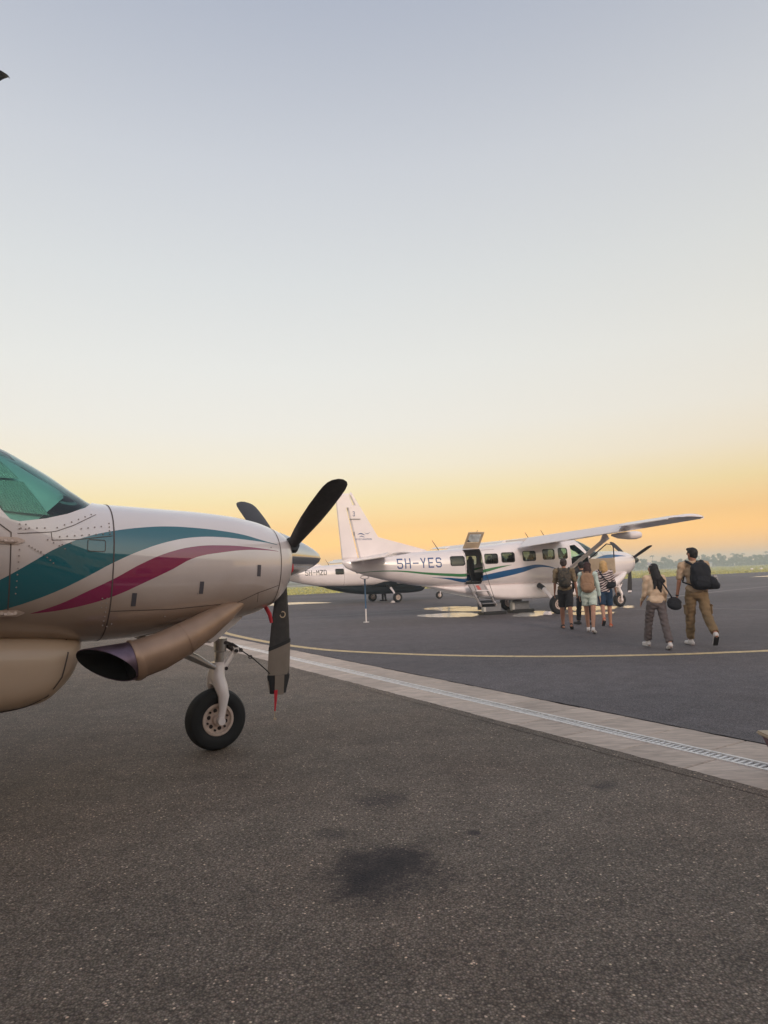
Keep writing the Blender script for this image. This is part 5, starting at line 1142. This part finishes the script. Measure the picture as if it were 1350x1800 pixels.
def zebra(name):
    m = mat(name, (.6, .5, .48), .8); g = NG(m); tc = g.n('ShaderNodeTexCoord'); mp = g.n('ShaderNodeMapping'); mp.inputs['Rotation'].default_value = (0, radians(18), 0); g.l(tc.outputs['Object'], mp.inputs[0])
    w = g.n('ShaderNodeTexWave', wave_type='BANDS', bands_direction='Z'); w.inputs['Scale'].default_value = 5.2; w.inputs['Distortion'].default_value = 7; w.inputs['Detail'].default_value = 1.5; w.inputs['Detail Scale'].default_value = 1.1; g.l(mp.outputs[0], w.inputs[0])
    rp = g.n('ShaderNodeValToRGB'); e = rp.color_ramp.elements; e[0].position = .46; e[0].color = (.035, .02, .03, 1); e[1].position = .54; e[1].color = (.62, .52, .50, 1); g.l(w.outputs['Fac'], rp.inputs[0]); g.l(rp.outputs[0], g.b.inputs['Base Color']); return m
C = {k: mat(k, *v, bump=.6, bscale=16, var=.14, vscale=9) for k, v in dict(olive_cloth=((.17, .125, .07), .9), black_cloth=((.018, .017, .02), .9), mint_cloth=((.48, .58, .54), .9), mint_short=((.52, .60, .54), .9), denim=((.012, .035, .075), .9), beige_knit=((.60, .45, .32), .9),
    grey_cloth=((.115, .095, .095), .9), beige_tee=((.46, .33, .22), .9), khaki=((.20, .135, .07), .9), black_hair=((.008, .007, .009), .7), brown_hair=((.035, .010, .009), .7), blonde_hair=((.52, .32, .13), .5), dark_hair=((.03, .017, .015), .55),
    white_shoe=((.62, .58, .57), .6), black_shoe=((.015, .015, .018), .6), sole_white=((.6, .58, .56), .7), sole_dark=((.03, .028, .028), .8), orange=((.50, .09, .03), .6), black_nylon=((.006, .008, .014), .8), tan_pack=((.30, .18, .11), .8), dark_cloth=((.012, .011, .014), .9)).items()}
for k in ('black_hair', 'brown_hair', 'blonde_hair', 'dark_hair'):
    g = NG(C[k]); tc = g.n('ShaderNodeTexCoord'); mp = g.n('ShaderNodeMapping'); mp.inputs['Scale'].default_value = (60, 60, 5); g.l(tc.outputs['Object'], mp.inputs[0]); n = g.n('ShaderNodeTexNoise'); n.inputs['Scale'].default_value = 1.4; g.l(mp.outputs[0], n.inputs[0])
    b = g.n('ShaderNodeBump'); b.inputs['Strength'].default_value = .7; b.inputs['Distance'].default_value = .01; g.l(n.outputs[0], b.inputs['Height']); g.l(b.outputs[0], g.b.inputs['Normal'])
camo = noisy('dark_camo', (.030, .028, .024), (.085, .065, .045), 14, .5, (.05, .045, .04)); olive_camo = noisy('olive_tee', (.14, .10, .06), (.19, .14, .08), 8)
V3 = Vector
# 1 man in olive tee
def azof(x, y): return -atan2(x, y)
p, J = person((4.52, 16.75), azof(4.5, 16.7)+.05, 1.80, 'man in olive T-shirt, black shorts and sandals wearing a dark camouflage backpack', {-1: (.28, .10, .0, 0), 1: (-.24, .30, -.02, -.35)}, {-1: (.05, .10, .35), 1: (-.02, .16, .30)}, SK2)
shirt(p, J, olive_camo, .95, -.04, wide=.012); trousers(p, J, C['black_cloth'], .92, 'shorts', .008); shoes(p, J, C['black_shoe'], C['sole_dark'], 'sandal'); hair(p, J, C['dark_hair'], cap_hair(J))
backpack('backpack', J, p, .30, .47, .20, camo, 'dark camouflage backpack on the back of the man in the olive T-shirt', zc=.175, yo=-.19, pocket=camo)
# 2 woman in mint
p, J = person((4.72, 15.45), azof(4.7, 15.4)-.1, 1.67, 'woman with dark auburn hair in pale mint sweatshirt and shorts, white sneakers, tan backpack', {-1: (.32, .10, .0, 0), 1: (-.26, .20, -.02, -.28)}, {-1: (.12, .14, .25), 1: (-.05, .16, .22)}, fem=True)
shirt(p, J, C['mint_cloth'], 1.85, -.05, fem=True); trousers(p, J, C['mint_short'], .62, 'shorts', .018); shoes(p, J, C['white_shoe'], C['sole_white'])
k = J['k']; h = J['head']; hair(p, J, C['brown_hair'], cap_hair(J, .02)+[('c', h+V3((0, -.05, .0))*k, h+V3((0, -.075, -.17))*k, .085*k, .088*k), ('c', h+V3((-.06, -.03, -.05))*k, h+V3((-.09, -.05, -.19))*k, .035*k, .035*k), ('c', h+V3((.06, -.03, -.05))*k, h+V3((.09, -.05, -.19))*k, .035*k, .035*k)])
backpack('backpack', J, p, .31, .46, .17, C['tan_pack'], 'tan brown backpack on the back of the woman in mint', zc=.165, yo=-.18, pocket=C['tan_pack'])
# 3 blonde woman
p, J = person((5.56, 16.85), azof(5.5, 16.8)+.05, 1.70, 'blonde woman in zebra striped blouse and blue denim shorts walking in orange sandals', {-1: (-.30, .55, .0, -.65), 1: (.14, .06, .0, 0)}, {-1: (.0, .22, .35), 1: (.10, .24, .5)}, fem=True)
shirt(p, J, zebra('zebra_cloth'), 1.45, -.06, fem=True, wide=.03, fold=.012); trousers(p, J, C['denim'], .86, 'shorts', .016); shoes(p, J, C['orange'], C['sole_dark'], 'sandal')
k = J['k']; h = J['head']; hair(p, J, C['blonde_hair'], cap_hair(J, .024)+[('c', h+V3((0, -.045, .02))*k, h+V3((.0, -.07, -.13))*k, .090*k, .075*k), ('c', h+V3((-.06, -.02, 0))*k, h+V3((-.085, -.05, -.15))*k, .04*k, .03*k), ('c', h+V3((.06, -.02, 0))*k, h+V3((.085, -.05, -.16))*k, .04*k, .03*k), ('c', h+V3((0, -.07, -.1))*k, h+V3((-.03, -.10, -.20))*k, .05*k, .02*k)])
def sling(J, p, a, b, bagp, size, label, name='shoulder_bag', m=None, rot=0):
    rz = p.rotation_euler.z; base = Matrix.Translation(p.location) @ Matrix.Rotation(rz, 4, 'Z'); c = V3(bagp); r = empty(name, base @ c, rz, label=label, cat='bag', group='shoulder bags')
    Rr = Matrix.Rotation(rot, 3, 'Y')
    P = [('e', (0, 0, 0), (size[0]*.5, size[1]*.5, size[2]*.5), Rr), ('e', (0, 0, -size[2]*.15), (size[0]*.52, size[1]*.55, size[2]*.36), Rr), ('c', Rr @ V3((-size[0]*.28, 0, size[2]*.1)), Rr @ V3((size[0]*.28, 0, size[2]*.1)), size[1]*.4, size[1]*.4)]
    garment('bag_body', P, m or C['black_nylon'], r, vox=.010, fold=.003)
    t = MB(); t.tube([V3(q)-c for q in a], .013, 8); t.obj('strap', m or C['black_nylon'], r)
    t = MB(); q = [Rr @ V3((size[0]*.42*cos(x), -size[1]*.42, size[2]*.12+size[2]*.25*sin(x))) for x in [pi*i/8 for i in range(9)]]; t.tube(q, .005, 5); t.obj('zip', M['bolt'], r)
    return r
S = J['a-1'][0]; S2 = J['a1'][0]
sling(J, p, [(S.x*.75, .06, S.z+.05), (S.x*.75, -.03, S.z+.07), (S.x*.2, -.145, S.z-.12), (.08, -.155, S.z-.24), (.16, -.12, S.z-.32)], None, (.16, -.13, S.z-.33), (.24, .12, .17), 'small black crossbody bag on the back of the blonde woman', rot=-.3)
# 4 dark figure
p, J = person((5.30, 17.85), azof(5.3, 17.8)+.5, 1.72, 'dark haired person in black clothes mostly hidden behind the woman in mint', {-1: (.22, .05, .02, 0), 1: (-.22, .10, .02, -.1)}, {-1: (.1, .12, .3), 1: (-.1, .12, .3)})
shirt(p, J, C['dark_cloth'], 1.8, -.05); trousers(p, J, C['dark_cloth'], 1.93, loose=.005); shoes(p, J, C['black_shoe'], C['sole_dark']); hair(p, J, C['black_hair'], cap_hair(J, .012))
# 5 woman with long black hair
p, J = person((4.87, 12.0), azof(4.87, 12)+.35, 1.555, 'woman with long black hair, beige top, grey trousers and white sneakers looking left', {-1: (.40, .10, .06, .0), 1: (-.28, .16, .02, -.25)}, {-1: (.22, .06, .55), 1: (-.02, .08, .50)}, fem=True, turn=.75)
shirt(p, J, C['beige_knit'], 1.75, -.045, fem=True, wide=.015, fold=.010); trousers(p, J, C['grey_cloth'], 1.90, loose=.010, fold=.008, flare=.012); shoes(p, J, C['white_shoe'], C['sole_white'])
k = J['k']; h = J['head']; hair(p, J, C['black_hair'], cap_hair(J, .02)+[('c', h+V3((.0, -.05, .02))*k, h+V3((.03, -.10, -.18))*k, .088*k, .098*k), ('c', h+V3((.03, -.10, -.18))*k, h+V3((.06, -.115, -.36))*k, .098*k, .060*k), ('c', h+V3((.06, -.11, -.34))*k, h+V3((.08, -.12, -.46))*k, .055*k, .02*k), ('c', h+V3((.04, -.09, -.12))*k, h+V3((.15, -.07, -.24))*k, .06*k, .05*k), ('c', h+V3((-.02, -.12, -.2))*k, h+V3((-.05, -.155, -.38))*k, .05*k, .02*k)])
e = MB(); base = Matrix.Translation(p.location) @ Matrix.Rotation(p.rotation_euler.z, 4, 'Z'); hd = h+V3((0, 0, .105))*k; gl = empty('sunglasses', base @ (hd+J['fr']*.03), p.rotation_euler.z+.75, label='pale sunglasses pushed up on the black hair of the woman', cat='sunglasses')
for s in (-1, 1):
    q = MB(); q.lathe([(0, -.006), (.028, -.006), (.028, .0), (0, .0)], (s*.034, .03, .012), n=14); q.obj('lens', mat('pale_lens', (.55, .62, .68), .1), gl)
    q = MB(); q.tube([(s*.068, .03, .012), (s*.078, -.02, -.01), (s*.075, -.08, -.03)], .004, 6); q.obj('temple_arm', M['white'], gl)
q = MB(); q.tube([(-.068, .03, .014), (0, .036, .016), (.068, .03, .014)], .004, 6); q.obj('bridge', M['white'], gl)
S = J['a1'][0]; S1 = J['a-1'][0]
sling(J, p, [(S1.x*.3, -.10, S.z+.03), (S.x*.3, -.125, S.z-.02), (S.x*.9, -.125, S.z-.16), (.235, -.115, S.z-.33), (.29, -.09, S.z-.42)], None, (.29, -.09, J['hz']-.02), (.26, .10, .24), 'rounded black shoulder bag hanging at the hip of the long haired woman', rot=.25)
# 6 tall man
p, J = person((5.71, 12.2), azof(5.71, 12.2)+.30, 1.845, 'tall man with short dark hair, beige T-shirt and brown cargo trousers', {-1: (.26, .05, .02, 0), 1: (-.36, .52, .02, -.70)}, {-1: (.05, .20, .25), 1: (.15, .10, .6)}, SK2, turn=.45, lean=.05)
shirt(p, J, C['beige_tee'], .85, -.04, wide=.012, fold=.009); trousers(p, J, C['khaki'], 1.90, loose=.013, fold=.010); shoes(p, J, C['white_shoe'], C['sole_dark']); k = J['k']; h = J['head']
hair(p, J, C['black_hair'], cap_hair(J, .012)+[('e', h+J['fr']*.05*k+V3((0, 0, .095*k)), (.062*k, .055*k, .035*k))])
for s in (-1, 1):
    hp, kn, a, hl, tp = J[s]; q = MB(); c = hp.lerp(kn, .72)+V3((s*.085, 0, 0)); q.box(c, (.03, .14, .17)); q.box(c+V3((s*.008, 0, .075)), (.03, .15, .05)); q.obj('cargo_pocket', C['khaki'], p, bevel=.012)
q = MB(); W = J['a-1'][2]; E_ = J['a-1'][1]; q.tube([E_.lerp(W, .88), E_.lerp(W, .97)], .030, 12); q.obj('wristband', M['dark'], p)
backpack('backpack', J, p, .34, .51, .23, C['black_nylon'], 'large black backpack on the tall man in the beige T-shirt', zc=.17, yo=-.22, xo=.03, pocket=C['black_nylon'])
rz = p.rotation_euler.z; base = Matrix.Translation(p.location) @ Matrix.Rotation(rz, 4, 'Z'); c = J['pelvis']+J['lv']*.10*1.845+V3((.20, -.20, 0))
r = empty('camera_bag', base @ c, rz, label='black padded bag hanging against the right side of the large black backpack', cat='bag', group='shoulder bags')
garment('bag_body', [('e', (0, 0, 0), (.13, .13, .12)), ('c', (-.06, 0, -.05), (.09, 0, -.05), .075, .075), ('c', (-.06, 0, .05), (.06, 0, .04), .07, .06)], C['black_nylon'], r, vox=.011)
q = MB(); q.tube([(-.05, .02, .10), (-.10, .10, .25), (-.12, .2, .36)], .012, 6); q.obj('strap', C['black_nylon'], r)
q = MB(); q.box((.07, -.05, .115), (.06, .05, .03)); q.box((.10, -.03, .06), (.03, .06, .035)); q.obj('buckle', mat('bright_buckle', (.8, .8, .8), .2, metal=.6), r)
# 7 and 8 ground crew behind
p, J = person((-.22, 41.6), 1.2, 1.72, 'ground worker in dark trousers standing between the wheels of 5H-MZD', {-1: (.05, .02, .03, 0), 1: (-.08, .05, .03, 0)}, {-1: (.1, .15, .4), 1: (.0, .15, .4)}, SK2, group='ground crew')
shirt(p, J, C['dark_cloth'], .9, -.04); trousers(p, J, C['dark_cloth'], 1.93, loose=.01); shoes(p, J, C['black_shoe'], C['sole_dark']); hair(p, J, C['black_hair'], cap_hair(J))
